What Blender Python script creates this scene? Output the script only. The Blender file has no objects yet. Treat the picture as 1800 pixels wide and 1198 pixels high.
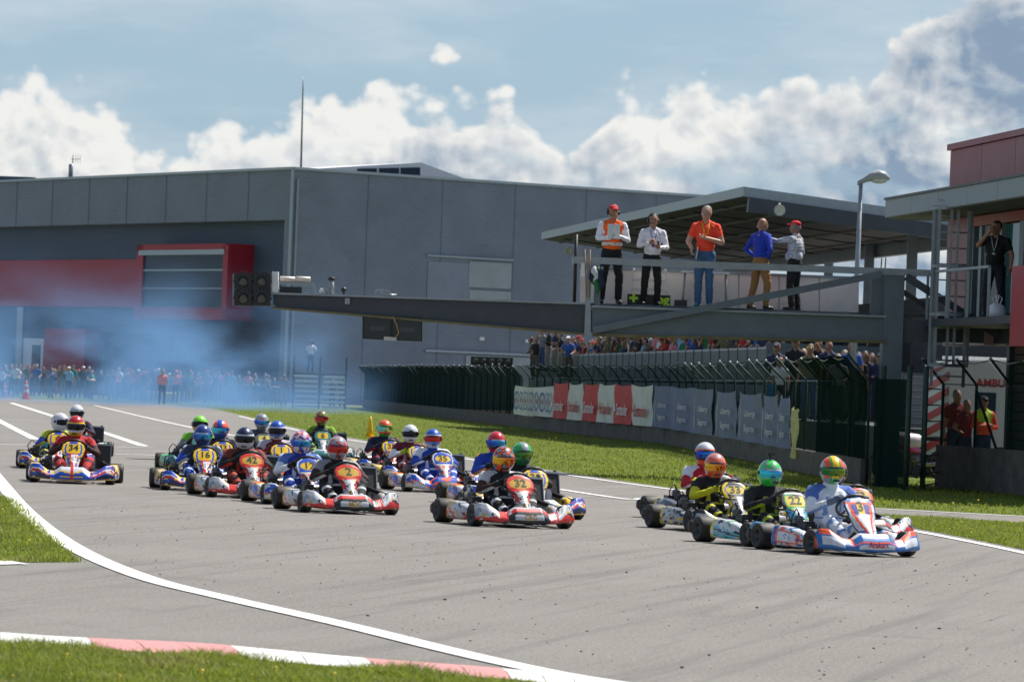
import bpy, bmesh, math, random
import numpy as np
from mathutils import Vector, Matrix

random.seed(7)
RNG = np.random.default_rng(11)
R = math.radians
S = bpy.context.scene
COL = S.collection

# ------------------------------------------------------------------ camera
F_PX, W_PX, H_PX = 7500.0, 1800.0, 1198.0
CAM_H, ROLL, PITCH = 1.62, R(2.15), 78.0 / 7500.0
cam_d = bpy.data.cameras.new('camera')
cam_d.lens = 36.0 * F_PX / W_PX
cam_d.sensor_width = 36.0
cam_d.clip_start = 0.5
cam_d.clip_end = 20000
cam_d.dof.use_dof = True
cam_d.dof.focus_distance = 52
cam_d.dof.aperture_fstop = 8.0
cam = bpy.data.objects.new('camera', cam_d)
COL.objects.link(cam)
CAM_R = Matrix.Rotation(R(90) + PITCH, 3, 'X') @ Matrix.Rotation(ROLL, 3, 'Z')
cam.matrix_world = Matrix.Translation((0, 0, CAM_H)) @ CAM_R.to_4x4()
S.camera = cam


def ray(px, py):
    return CAM_R @ Vector(((px - W_PX / 2) / F_PX, (H_PX / 2 - py) / F_PX, -1.0))


def P(px, py, Y):
    """world point on the ray of a pixel at depth Y"""
    d = ray(px, py)
    return Vector((0, 0, CAM_H)) + d * (Y / d.y)


def G(px, py, z=0.0):
    """world point where the ray of a pixel meets the level z"""
    d = ray(px, py)
    return Vector((0, 0, CAM_H)) + d * ((z - CAM_H) / d.z)


# ------------------------------------------------------------------ light
SUN_EL, SUN_AZ = R(56), R(48)      # azimuth from +Y (behind the scene) towards +X
sun_d = bpy.data.lights.new('sun', 'SUN')
sun_d.energy = 5.0
sun_d.angle = R(0.5)
sun_d.color = (1.0, 0.955, 0.89)
sun = bpy.data.objects.new('sun', sun_d)
COL.objects.link(sun)
sv = Vector((math.sin(SUN_AZ) * math.cos(SUN_EL), math.cos(SUN_AZ) * math.cos(SUN_EL), math.sin(SUN_EL)))
sun.rotation_euler = sv.to_track_quat('Z', 'Y').to_euler()
sun.location = (30, 30, 60)

S.view_settings.view_transform = 'Standard'
S.view_settings.look = 'None'
S.view_settings.gamma = 1.0
S.view_settings.use_curve_mapping = False
S.view_settings.exposure = 0.45
S.cycles.use_denoising = True
S.cycles.max_bounces = 6
S.cycles.diffuse_bounces = 3
S.cycles.glossy_bounces = 3
S.cycles.transparent_max_bounces = 16
S.cycles.volume_bounces = 0
S.cycles.volume_step_rate = 1.0
S.cycles.volume_max_steps = 48
S.cycles.sample_clamp_indirect = 6.0


# ------------------------------------------------------------------ shader expressions
class E:
    """a float socket with arithmetic"""
    def __init__(self, nt, s):
        self.nt, self.s = nt, s

    def _m(self, op, *a, clamp=False):
        n = self.nt.nodes.new('ShaderNodeMath')
        n.operation = op
        n.use_clamp = clamp
        for i, v in enumerate((self,) + a):
            if isinstance(v, E):
                self.nt.links.new(v.s, n.inputs[i])
            else:
                n.inputs[i].default_value = v
        return E(self.nt, n.outputs[0])

    def __add__(self, o): return self._m('ADD', o)
    __radd__ = __add__
    def __sub__(self, o): return self._m('SUBTRACT', o)
    def __rsub__(self, o): return (self * -1.0) + o
    def __mul__(self, o): return self._m('MULTIPLY', o)
    __rmul__ = __mul__
    def __truediv__(self, o): return self._m('DIVIDE', o)
    def max(self, o): return self._m('MAXIMUM', o)
    def min(self, o): return self._m('MINIMUM', o)
    def pow(self, o): return self._m('POWER', o)
    def abs(self): return self._m('ABSOLUTE')
    def clamp(self): return self._m('ADD', 0.0, clamp=True)

    def smooth(self, a, b, lo=0.0, hi=1.0):
        n = self.nt.nodes.new('ShaderNodeMapRange')
        n.interpolation_type = 'SMOOTHSTEP'
        self.nt.links.new(self.s, n.inputs[0])
        for i, v in enumerate((a, b, lo, hi)):
            n.inputs[1 + i].default_value = v
        return E(self.nt, n.outputs[0])

    def curve(self, pts, x0, x1, y0, y1):
        u = ((self - x0) / (x1 - x0)).clamp()
        n = self.nt.nodes.new('ShaderNodeFloatCurve')
        c = n.mapping.curves[0]
        ps = [((x - x0) / (x1 - x0), (y - y0) / (y1 - y0)) for x, y in pts]
        c.points[0].location = ps[0]
        c.points[1].location = ps[-1]
        for q in ps[1:-1]:
            c.points.new(*q)
        n.mapping.update()
        self.nt.links.new(u.s, n.inputs['Value'])
        return E(self.nt, n.outputs[0]) * (y1 - y0) + y0


def comb(nt, x, y, z=0.0):
    n = nt.nodes.new('ShaderNodeCombineXYZ')
    for i, v in enumerate((x, y, z)):
        if isinstance(v, E):
            nt.links.new(v.s, n.inputs[i])
        else:
            n.inputs[i].default_value = v
    return n.outputs[0]


def sep(nt, vec):
    n = nt.nodes.new('ShaderNodeSeparateXYZ')
    nt.links.new(vec, n.inputs[0])
    return [E(nt, o) for o in n.outputs]


def noise(nt, vec, scale, detail=4.0, rough=0.55, dist=0.0, dim='3D'):
    n = nt.nodes.new('ShaderNodeTexNoise')
    n.noise_dimensions = dim
    if vec is not None:
        nt.links.new(vec, n.inputs['Vector'])
    n.inputs['Scale'].default_value = scale
    n.inputs['Detail'].default_value = detail
    n.inputs['Roughness'].default_value = rough
    n.inputs['Distortion'].default_value = dist
    return E(nt, n.outputs[0])


def voronoi(nt, vec, scale, detail=0.0, feature='F1', dim='3D'):
    n = nt.nodes.new('ShaderNodeTexVoronoi')
    n.voronoi_dimensions = dim
    n.feature = feature
    if vec is not None:
        nt.links.new(vec, n.inputs['Vector'])
    n.inputs['Scale'].default_value = scale
    n.inputs['Detail'].default_value = detail
    return E(nt, n.outputs['Distance'])


def mixc(nt, f, a, b):
    n = nt.nodes.new('ShaderNodeMix')
    n.data_type = 'RGBA'
    if isinstance(f, E):
        nt.links.new(f.s, n.inputs[0])
    else:
        n.inputs[0].default_value = f
    for i, v in ((6, a), (7, b)):
        if isinstance(v, (tuple, list)):
            n.inputs[i].default_value = (*v[:3], 1)
        else:
            nt.links.new(v, n.inputs[i])
    return n.outputs[2]


def C(r, g, b):
    """8-bit display colour to linear"""
    f = lambda v: (v / 255 / 12.92) if v <= 10.3 else ((v / 255 + 0.055) / 1.055) ** 2.4
    return (f(r), f(g), f(b))


# ------------------------------------------------------------------ world: Nishita sky with cumulus in direction space
world = bpy.data.worlds.new('World')
S.world = world
world.use_nodes = True
nt = world.node_tree
nt.nodes.clear()
out = nt.nodes.new('ShaderNodeOutputWorld')
sky = nt.nodes.new('ShaderNodeTexSky')
sky.sky_type = 'NISHITA'
sky.sun_disc = False
sky.sun_elevation = SUN_EL
sky.sun_rotation = SUN_AZ
sky.air_density = 1.0
sky.dust_density = 1.2
sky.ozone_density = 2.0
tc = nt.nodes.new('ShaderNodeTexCoord')
dx, dy, dz = sep(nt, tc.outputs['Generated'])
U = dx._m('ARCTAN2', dy) * 7.5           # azimuth, 1 unit = 1000 photo pixels
V = dz._m('ARCSINE') * 7.5               # elevation, same unit
TOPS = [(-60, 160), (0, 152), (60, 136), (110, 138), (165, 160), (205, 205), (245, 240), (290, 258), (335, 225), (375, 195),
        (430, 176), (500, 168), (560, 158), (620, 150), (690, 132), (730, 152), (800, 160), (865, 152), (905, 180), (945, 222),
        (985, 240), (1020, 212), (1050, 160), (1090, 118), (1150, 130), (1240, 118), (1340, 102), (1400, 125), (1445, 120),
        (1480, 108), (1530, 66), (1590, 10), (1650, -40), (1740, -60), (1860, -90)]
tops = [((x - 900) / 1000, (677 + 0.0375 * (x - 900) - y) / 1000) for x, y in TOPS]


def cloud_field(u, v):
    """> 0 inside cloud"""
    vec = comb(nt, u + 3.7, v * 1.15)
    top = u.curve(tops, -0.96, 0.96, 0.0, 1.0)
    wild = noise(nt, comb(nt, u * 0.9 + 8.0, 0.0), 1.6, 2.0, dim='2D') * 1.1 - 0.05     # the same kind of bank all round the horizon
    side = u.abs().smooth(0.9, 1.3)
    top = top * (1.0 - side) + wild * side
    b = voronoi(nt, vec, 9.0, 2.0, 'F1', '2D')
    n = noise(nt, vec, 6.0, 6.0, 0.58, 0.2, '2D')
    blob = u.smooth(-0.185, -0.135) * u.smooth(-0.065, -0.115) * 0.034
    puff = blob - (v - 0.572).abs()
    body = (top - v).max(puff * 1.0 - 0.012) + (0.42 - b) * 0.080 + (n - 0.5) * 0.12
    return body, n


f0, n0 = cloud_field(U, V)
f1, n1 = cloud_field(U + 0.012, V + 0.018)
big0 = noise(nt, comb(nt, U + 1.7, V * 1.3), 3.0, 3.0, 0.5, 0.2, '2D')
# holes lower down, horizontally drawn out
flat = noise(nt, comb(nt, U * 1.0, V * 3.2 + 1.3), 3.4, 5.0, 0.55, 0.0, '2D')
hole = (flat - 0.40).smooth(-0.05, 0.12)
deep = f0.smooth(0.05, 0.16)
cover = f0.smooth(-0.004, 0.030) * (1.0 - deep * (1.0 - hole) * 0.62)
lit = ((f1 - f0) * -9.0 + 0.50).clamp()
storm = U.smooth(0.46, 0.80) * V.smooth(0.40, 0.66)
rim_ = f0.smooth(0.07, 0.0) * 0.42
base_ = V.smooth(0.48, 0.36) * 0.18
shade = (lit * 1.05 + (n0 - 0.5) * 1.3 - f0.smooth(0.02, 0.22) * 0.34 + (big0 - 0.5) * 1.7 + 0.13 - storm * 0.42 - base_ + rim_).clamp()
wisp = noise(nt, comb(nt, U * 0.8 + 5.1, V * 3.0), 2.2, 4.0, 0.6, 0.0, '2D').smooth(0.34, 0.85) * 0.6
ccol = mixc(nt, shade, C(146, 168, 192), C(252, 252, 249))
CLOUD = 0.66
SKY = 0.075
sk = nt.nodes.new('ShaderNodeVectorMath'); sk.operation = 'SCALE'
nt.links.new(sky.outputs[0], sk.inputs[0]); sk.inputs['Scale'].default_value = SKY
ck = nt.nodes.new('ShaderNodeVectorMath'); ck.operation = 'SCALE'
nt.links.new(ccol, ck.inputs[0]); ck.inputs['Scale'].default_value = CLOUD
air = mixc(nt, V.smooth(2.5, 0.2) * 0.8, sk.outputs[0], tuple(c * CLOUD for c in C(168, 200, 224)))
veil = mixc(nt, wisp, air, tuple(c * CLOUD for c in C(222, 232, 240)))
up = dz.smooth(-0.002, 0.004)
# clouds thin out towards the zenith, as fair-weather cumulus seen from below do
high = V.smooth(1.0, 2.2)
allc = mixc(nt, cover * (1.0 - high * 0.75) * up, veil, ck.outputs[0])
bg = nt.nodes.new('ShaderNodeBackground')
nt.links.new(allc, bg.inputs[0])
bg.inputs[1].default_value = 1.0
nt.links.new(bg.outputs[0], out.inputs[0])
world.cycles.sampling_method = 'MANUAL'
world.cycles.sample_map_resolution = 256


# ------------------------------------------------------------------ materials
MATS = {}


def new_mat(name):
    m = bpy.data.materials.new(name)
    m.use_nodes = True
    n = m.node_tree
    n.nodes.clear()
    o = n.nodes.new('ShaderNodeOutputMaterial')
    b = n.nodes.new('ShaderNodeBsdfPrincipled')
    n.links.new(b.outputs[0], o.inputs[0])
    return m, n, b, o


def objco(n):
    t = n.nodes.new('ShaderNodeTexCoord')
    return t.outputs['Object']


def bump(n, b, h, strength=0.3, dist=0.01):
    k = n.nodes.new('ShaderNodeBump')
    k.inputs['Strength'].default_value = strength
    k.inputs['Distance'].default_value = dist
    n.links.new(h.s, k.inputs['Height'])
    n.links.new(k.outputs[0], b.inputs['Normal'])


def M(name, col, rough=0.5, metal=0.0, coat=0.0, var=0.12, vscale=6.0, bmp=0.0, bscale=40.0, dirt=0.0, dcol=(0.12, 0.10, 0.08), emit=None):
    """a plain procedural paint / plastic / metal with uneven tone and optional dirt"""
    if name in MATS:
        return MATS[name]
    m, n, b, o = new_mat(name)
    co = objco(n)
    f = noise(n, co, vscale, 5.0, 0.6)
    a = tuple(max(0, c * (1 - var)) for c in col)
    z = tuple(min(1, c * (1 + var)) for c in col)
    c = mixc(n, f.smooth(0.3, 0.7), a, z)
    if dirt:
        d = noise(n, co, vscale * 2.3, 6.0, 0.65).smooth(0.48, 0.75) * dirt
        c = mixc(n, d, c, dcol)
    n.links.new(c, b.inputs['Base Color'])
    b.inputs['Roughness'].default_value = rough
    r = f * 0.25 + (rough - 0.12)
    n.links.new(r.s, b.inputs['Roughness'])
    b.inputs['Metallic'].default_value = metal
    b.inputs['Coat Weight'].default_value = coat
    b.inputs['Coat Roughness'].default_value = 0.12
    if bmp:
        bump(n, b, noise(n, co, bscale, 4.0), bmp, 0.01)
    if emit:
        b.inputs['Emission Color'].default_value = (*emit[:3], 1)
        b.inputs['Emission Strength'].default_value = emit[3]
    MATS[name] = m
    return m


def paint(rgb, rough=0.34, coat=0.25):
    return M('paint_%d_%d_%d' % rgb, C(*rgb), rough, 0.0, coat, var=0.08, vscale=9, dirt=0.32)


def cloth(rgb):
    return M('cloth_%d_%d_%d' % rgb, C(*rgb), 0.82, 0.0, 0.0, var=0.09, vscale=14, bmp=0.9, bscale=11)


# ------------------------------------------------------------------ mesh building
class MB:
    def __init__(self):
        self.v, self.f, self.m, self.sm = [], [], [], []

    def add(self, vs, fs, mi=0, smooth=False):
        k = len(self.v)
        self.v += [tuple(p) for p in vs]
        for i, f in enumerate(fs):
            self.f.append(tuple(j + k for j in f))
            self.m.append(mi[i] if isinstance(mi, (list, tuple)) else mi)
            self.sm.append(smooth)
        return self

    def box(self, a, b, mi=0, M4=None):
        (x0, y0, z0), (x1, y1, z1) = a, b
        vs = [Vector((x, y, z)) for x in (x0, x1) for y in (y0, y1) for z in (z0, z1)]
        if M4 is not None:
            vs = [M4 @ p for p in vs]
        return self.add(vs, [(0, 1, 3, 2), (4, 6, 7, 5), (0, 4, 5, 1), (2, 3, 7, 6), (0, 2, 6, 4), (1, 5, 7, 3)], mi)

    def beam(self, p, q, w, h, mi=0, up=(0, 0, 1)):
        """box bar from p to q, w across, h along up"""
        p, q = Vector(p), Vector(q)
        d = (q - p).normalized()
        u = Vector(up)
        s = d.cross(u)
        if s.length < 1e-4:
            s = d.cross(Vector((1, 0, 0)))
        s.normalize()
        u = s.cross(d).normalized()
        vs = []
        for c in (p, q):
            for i, j in ((-1, -1), (1, -1), (1, 1), (-1, 1)):
                vs.append(c + s * (i * w / 2) + u * (j * h / 2))
        return self.add(vs, [(0, 3, 2, 1), (4, 5, 6, 7), (0, 1, 5, 4), (1, 2, 6, 5), (2, 3, 7, 6), (3, 0, 4, 7)], mi)

    def tube(self, pts, r, n=8, mi=0, caps=True):
        pts = [Vector(p) for p in pts]
        rs = r if isinstance(r, (list, tuple)) else [r] * len(pts)
        vs, fs = [], []
        pu = None
        for i, p in enumerate(pts):
            d = (pts[min(i + 1, len(pts) - 1)] - pts[max(i - 1, 0)]).normalized()
            if pu is None:
                pu = d.orthogonal().normalized()
            else:
                pu = (pu - d * pu.dot(d)).normalized()
            w = d.cross(pu)
            for k in range(n):
                a = 2 * math.pi * k / n
                vs.append(p + (pu * math.cos(a) + w * math.sin(a)) * rs[i])
        for i in range(len(pts) - 1):
            for k in range(n):
                fs.append((i * n + k, i * n + (k + 1) % n, (i + 1) * n + (k + 1) % n, (i + 1) * n + k))
        if caps:
            fs.append(tuple(range(n))[::-1])
            fs.append(tuple(range((len(pts) - 1) * n, len(pts) * n)))
        return self.add(vs, fs, mi, True)

    def rings(self, rings, mi=0, caps=True, smooth=True, closed=True, paint=None):
        """loft through rings of equal count; paint(i, j) gives the slot of a quad"""
        n = len(rings[0])
        vs = [p for r in rings for p in r]
        fs, ms = [], []
        for i in range(len(rings) - 1):
            for k in range(n if closed else n - 1):
                fs.append((i * n + k, i * n + (k + 1) % n, (i + 1) * n + (k + 1) % n, (i + 1) * n + k))
                ms.append(paint(i, k) if paint else mi)
        if caps and closed:
            fs.append(tuple(range(n))[::-1])
            fs.append(tuple(range((len(rings) - 1) * n, len(rings) * n)))
            ms += [paint(0, 0) if paint else mi, paint(len(rings) - 2, 0) if paint else mi]
        return self.add(vs, fs, ms, smooth)

    def lathe(self, prof, n=20, axis='Z', o=(0, 0, 0), mi=0, caps=True):
        """prof: (radius, height)"""
        o = Vector(o)
        rs = []
        for r, h in prof:
            ring = []
            for k in range(n):
                a = 2 * math.pi * k / n
                c, s = r * math.cos(a), r * math.sin(a)
                ring.append(o + Vector({'Z': (c, s, h), 'X': (h, c, s), 'Y': (s, h, c)}[axis]))
            rs.append(ring)
        return self.rings(rs, mi, caps)

    def prism(self, poly, z0, z1, mi=0):
        n = len(poly)
        vs = [(x, y, z0) for x, y in poly] + [(x, y, z1) for x, y in poly]
        fs = [tuple(range(n))[::-1], tuple(range(n, 2 * n))] + [(k, (k + 1) % n, n + (k + 1) % n, n + k) for k in range(n)]
        return self.add(vs, fs, mi)

    def ball(self, c, r, n=12, m=8, mi=0, rot=None):
        """ellipsoid, r = radius or (rx, ry, rz)"""
        c = Vector(c)
        r = r if isinstance(r, (tuple, list)) else (r, r, r)
        vs, fs = [], []
        for i in range(m + 1):
            t = math.pi * i / m
            for k in range(n):
                a = 2 * math.pi * k / n
                p = Vector((r[0] * math.sin(t) * math.cos(a), r[1] * math.sin(t) * math.sin(a), r[2] * math.cos(t)))
                vs.append(c + (rot @ p if rot is not None else p))
        for i in range(m):
            for k in range(n):
                fs.append((i * n + k, (i + 1) * n + k, (i + 1) * n + (k + 1) % n, i * n + (k + 1) % n))
        return self.add(vs, fs, mi, True)

    def mesh(self, name, mats):
        me = bpy.data.meshes.new(name)
        me.from_pydata(self.v, [], self.f)
        for m in (mats if isinstance(mats, (list, tuple)) else [mats]):
            me.materials.append(m)
        me.polygons.foreach_set('material_index', self.m)
        me.polygons.foreach_set('use_smooth', self.sm)
        me.update()
        return me

    def build(self, name, mats, parent=None, loc=None):
        return put(name, self.mesh(name, mats), parent, loc)


def put(name, me, parent=None, loc=None, rot=None):
    o = bpy.data.objects.new(name, me)
    COL.objects.link(o)
    if parent is not None:
        o.parent = parent
    if loc is not None:
        o.location = loc
    if rot is not None:
        o.rotation_euler = rot
    return o


def tag(o, label=None, cat=None, group=None, kind=None):
    for k, v in (('label', label), ('category', cat), ('group', group), ('kind', kind)):
        if v:
            o[k] = v
    return o


def thing(name, label, cat, loc=(0, 0, 0), rz=0.0, group=None):
    o = put(name, None, None, loc, (0, 0, rz))
    o.empty_display_size = 0.1
    return tag(o, label, cat, group)


def copy_tree(o, parent=None):
    c = o.copy()
    COL.objects.link(c)
    c.parent = parent
    for ch in o.children:
        copy_tree(ch, c)
    return c


def lerp_tab(tab, x):
    if x <= tab[0][0]:
        return tab[0][1]
    for (a, p), (b, q) in zip(tab, tab[1:]):
        if x <= b:
            return p + (q - p) * (x - a) / (b - a)
    return tab[-1][1]


TEXTS = {}


def text_mesh(s, mat, size=1.0, depth=0.0, bold=0.0, res=3):
    """lettering as a flat mesh in its XY plane, centred"""
    key = (s, mat.name, size, bold)
    if key in TEXTS:
        return TEXTS[key]
    cu = bpy.data.curves.new('lettering', 'FONT')
    cu.body = s
    cu.size = size
    cu.align_x = 'CENTER'
    cu.align_y = 'CENTER'
    cu.extrude = depth
    cu.offset = bold
    cu.resolution_u = res
    ob = bpy.data.objects.new('lettering', cu)
    COL.objects.link(ob)
    dg = bpy.context.evaluated_depsgraph_get()
    me = bpy.data.meshes.new_from_object(ob.evaluated_get(dg))
    bpy.data.objects.remove(ob)
    bpy.data.curves.remove(cu)
    me.materials.clear()
    me.materials.append(mat)
    TEXTS[key] = me
    return me


def smooth_line(pts, n=8):
    """Catmull-Rom through 2-D / 3-D points"""
    pts = [Vector(p) for p in pts]
    out_ = []
    for i in range(len(pts) - 1):
        p0, p1, p2, p3 = pts[max(i - 1, 0)], pts[i], pts[i + 1], pts[min(i + 2, len(pts) - 1)]
        for k in range(n):
            t = k / n
            out_.append(0.5 * ((2 * p1) + (p2 - p0) * t + (2 * p0 - 5 * p1 + 4 * p2 - p3) * t * t + (3 * p1 - p0 - 3 * p2 + p3) * t ** 3))
    out_.append(pts[-1])
    return out_
# ================================================================== GROUND
GRASS_A, GRASS_B, GRASS_C = (0.140, 0.188, 0.022), (0.085, 0.122, 0.016), (0.21, 0.20, 0.05)


def grass_mat():
    m, n, b, o = new_mat('grass_ground')
    t = n.nodes.new('ShaderNodeNewGeometry').outputs['Position']
    a = noise(n, t, 1.1, 6.0, 0.6)
    d = noise(n, t, 14.0, 5.0, 0.65)
    c = mixc(n, d.smooth(0.3, 0.7), GRASS_B, GRASS_A)
    c = mixc(n, a.smooth(0.45, 0.75) * 0.55, c, GRASS_C)
    c = mixc(n, noise(n, t, 2.3, 6.0, 0.7).smooth(0.62, 0.72) * 0.6, c, (0.14, 0.115, 0.06))
    n.links.new(c, b.inputs['Base Color'])
    b.inputs['Roughness'].default_value = 0.9
    b.inputs['Specular IOR Level'].default_value = 0.15
    bump(n, b, noise(n, t, 30.0, 5.0, 0.7), 0.9, 0.05)
    return m


def asphalt_mat():
    m, n, b, o = new_mat('asphalt')
    t = n.nodes.new('ShaderNodeNewGeometry').outputs['Position']
    x, y, z = sep(n, t)
    stone = noise(n, t, 95.0, 3.0, 0.75)
    mid = noise(n, t, 9.0, 5.0, 0.6)
    big = noise(n, t, 0.35, 5.0, 0.6, 0.4)
    # rubber laid down along the racing direction
    streak = noise(n, comb(n, x * 2.6 - y * 0.62, y * 0.07 + x * 0.04), 1.4, 6.0, 0.62)
    thin = noise(n, comb(n, x * 9.0 - y * 2.3, y * 0.16 + x * 0.1, 4.0), 1.4, 3.0, 0.6)
    grit = noise(n, t, 34.0, 2.0, 0.7)
    c = mixc(n, stone.smooth(0.25, 0.75), (0.085, 0.079, 0.071), (0.335, 0.312, 0.278))
    c = mixc(n, grit.smooth(0.50, 0.66) * 0.70, c, (0.085, 0.080, 0.074))
    c = mixc(n, grit.smooth(0.46, 0.30) * 0.40, c, (0.42, 0.395, 0.36))
    c = mixc(n, mid.smooth(0.35, 0.75) * 0.35, c, (0.170, 0.160, 0.146))
    c = mixc(n, big.smooth(0.4, 0.7) * 0.3, c, (0.270, 0.255, 0.232))
    c = mixc(n, streak.smooth(0.48, 0.70) * 0.52, c, (0.105, 0.100, 0.095))
    c = mixc(n, thin.smooth(0.62, 0.74) * 0.35, c, (0.075, 0.072, 0.07))
    wob = comb(n, x + (mid - 0.5) * 0.5, y * 0.5 + (big - 0.5) * 1.5)
    cr = voronoi(n, wob, 0.16, 0.0, 'DISTANCE_TO_EDGE', '2D')
    c = mixc(n, cr.smooth(0.012, 0.004) * mid.smooth(0.46, 0.60) * 0.18, c, (0.06, 0.057, 0.053))
    stain = noise(n, t, 0.9, 4.0, 0.6, 0.5)
    c = mixc(n, stain.smooth(0.60, 0.72) * 0.28, c, (0.11, 0.104, 0.097))
    n.links.new(c, b.inputs['Base Color'])
    b.inputs['Roughness'].default_value = 0.82
    b.inputs['Specular IOR Level'].default_value = 0.35
    bump(n, b, stone + grit * 0.8 + mid * 0.5, 0.7, 0.014)
    return m


def road_paint(name, col, wear=0.5):
    m, n, b, o = new_mat(name)
    t = n.nodes.new('ShaderNodeNewGeometry').outputs['Position']
    w = noise(n, t, 6.0, 7.0, 0.7).smooth(0.50, 0.72) * wear
    g = noise(n, t, 80.0, 3.0, 0.7)
    c = mixc(n, g.smooth(0.2, 0.6), tuple(v * 0.78 for v in col), col)
    c = mixc(n, w, c, (0.26, 0.25, 0.23))
    n.links.new(c, b.inputs['Base Color'])
    b.inputs['Roughness'].default_value = 0.7
    bump(n, b, g, 0.4, 0.008)
    return m


GRASS, ASPHALT = grass_mat(), asphalt_mat()
LINE_W = road_paint('white_line_paint', (0.78, 0.78, 0.76))
LINE_OLD = road_paint('worn_white_paint', (0.62, 0.61, 0.58), 0.6)
CURB_R = road_paint('red_curb_paint', (0.55, 0.24, 0.23), 0.7)
CURB_W = road_paint('white_curb_paint', (0.70, 0.69, 0.66), 0.8)

g = MB().add([(-2500, -60, -0.02), (2500, -60, -0.02), (2500, 6000, -0.02), (-2500, 6000, -0.02)], [(0, 1, 2, 3)])
tag(g.build('ground', GRASS), kind='structure')


def sheet(name, poly, z, mat, kind='structure'):
    bm = bmesh.new()
    vs = [bm.verts.new((p[0], p[1], z)) for p in poly]
    f = bm.faces.new(vs)
    f.normal_update()
    if f.normal.z < 0:
        f.normal_flip()
    bmesh.ops.triangulate(bm, faces=[f])
    me = bpy.data.meshes.new(name)
    bm.to_mesh(me)
    bm.free()
    me.materials.append(mat)
    o = put(name, me)
    if kind:
        o['kind'] = kind
    return o


def ribbon(pts, w, z):
    b = MB()
    L, Rr = [], []
    for i, p in enumerate(pts):
        d = (pts[min(i + 1, len(pts) - 1)] - pts[max(i - 1, 0)])
        d.z = 0
        d.normalize()
        s = Vector((-d.y, d.x, 0)) * (w / 2)
        L.append((p.x + s.x, p.y + s.y, z))
        Rr.append((p.x - s.x, p.y - s.y, z))
    n = len(pts)
    b.add(L + Rr, [(i, i + 1, n + i + 1, n + i) for i in range(n - 1)])
    return b


def gline(px, w, z=0.008, n=6):
    return ribbon(smooth_line([G(*p) for p in px], n), w, z)


RIGHT_EDGE = [(372, 717), (450, 735), (540, 756), (640, 773), (800, 799), (1000, 831), (1180, 857), (1300, 872), (1440, 886), (1620, 896), (1800, 906), (2150, 922)]
edge = [G(*p) for p in RIGHT_EDGE]
PAD = asphalt_mat()
sheet('paddock', [(-120, 262.5), (-9, 262.5), (1, 200), (8.5, 140), (9.5, 92), (9.5, 84.5), (60, 84.5), (60, 420), (-120, 420)], -0.012, PAD)
track = [e for e in edge] + [Vector((9, 27, 0)), Vector((9, 4, 0)), Vector((-14, 4, 0)), Vector((-60, 120, 0)), Vector((-60, 262, 0)), G(150, 705), G(290, 710)]
sheet('track', track, 0.0, ASPHALT)
# painted lines
for px, w, nm, mt in (
        ([(-60, 770), (0, 846), (50, 903), (130, 962), (250, 1014), (400, 1052), (600, 1097), (800, 1146), (960, 1181), (1100, 1204), (1400, 1250)], 0.20, 'edge_line', LINE_W),
        ([(20, 708), (130, 743), (253, 784)], 0.22, 'grid_line', LINE_W),
        ([(-60, 706), (0, 740), (62, 772)], 0.22, 'grid_line', LINE_W),
        ([(165, 712), (340, 752), (600, 797), (1035, 868), (1140, 877), (1300, 893), (1480, 913), (1605, 933), (1700, 951), (1800, 972), (2000, 1018)], 0.13, 'lane_line', LINE_W),
        ([(420, 731), (540, 760), (640, 777), (800, 803), (1000, 835), (1180, 860), (1300, 874), (1440, 888.5), (1620, 898), (1800, 907.5), (2000, 917)], 0.12, 'edge_line', LINE_W),
        ([(0, 781), (120, 783), (270, 787)], 0.20, 'start_line', LINE_OLD),
        ([(200, 799), (380, 802), (560, 812)], 0.20, 'start_line', LINE_OLD),
        ([(-40, 990), (0, 989), (36, 989.5)], 0.5, 'verge_line', LINE_W),
        ([(1640, 911), (1700, 914.5), (1800, 920.5), (1900, 926)], 0.10, 'verge_line', LINE_OLD)):
    tag(gline(px, w).build(nm, mt), kind='structure')

# grass islands on the asphalt
VERGE_L = [(-120, 840), (0, 872), (28, 884), (60, 920), (100, 958), (136, 987), (60, 988), (0, 987), (-120, 985)]
WEDGE = [(1515, 905), (1560, 906), (1620, 910), (1720, 915.5), (1800, 921), (2000, 932), (2000, 1010), (1800, 965), (1700, 944.5), (1605, 927), (1560, 915)]
FORE = [(-150, 1112), (0, 1127), (130, 1132), (260, 1139), (400, 1150), (560, 1163), (700, 1172), (840, 1183), (950, 1193), (1060, 1206), (1200, 1240), (300, 1290), (-150, 1290)]
sheet('grass_verge', [G(*p) for p in VERGE_L], 0.006, GRASS)
sheet('grass_wedge', [G(*p) for p in WEDGE], 0.006, GRASS)
sheet('grass_foreground', [G(*p) for p in FORE], 0.006, GRASS)

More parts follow.
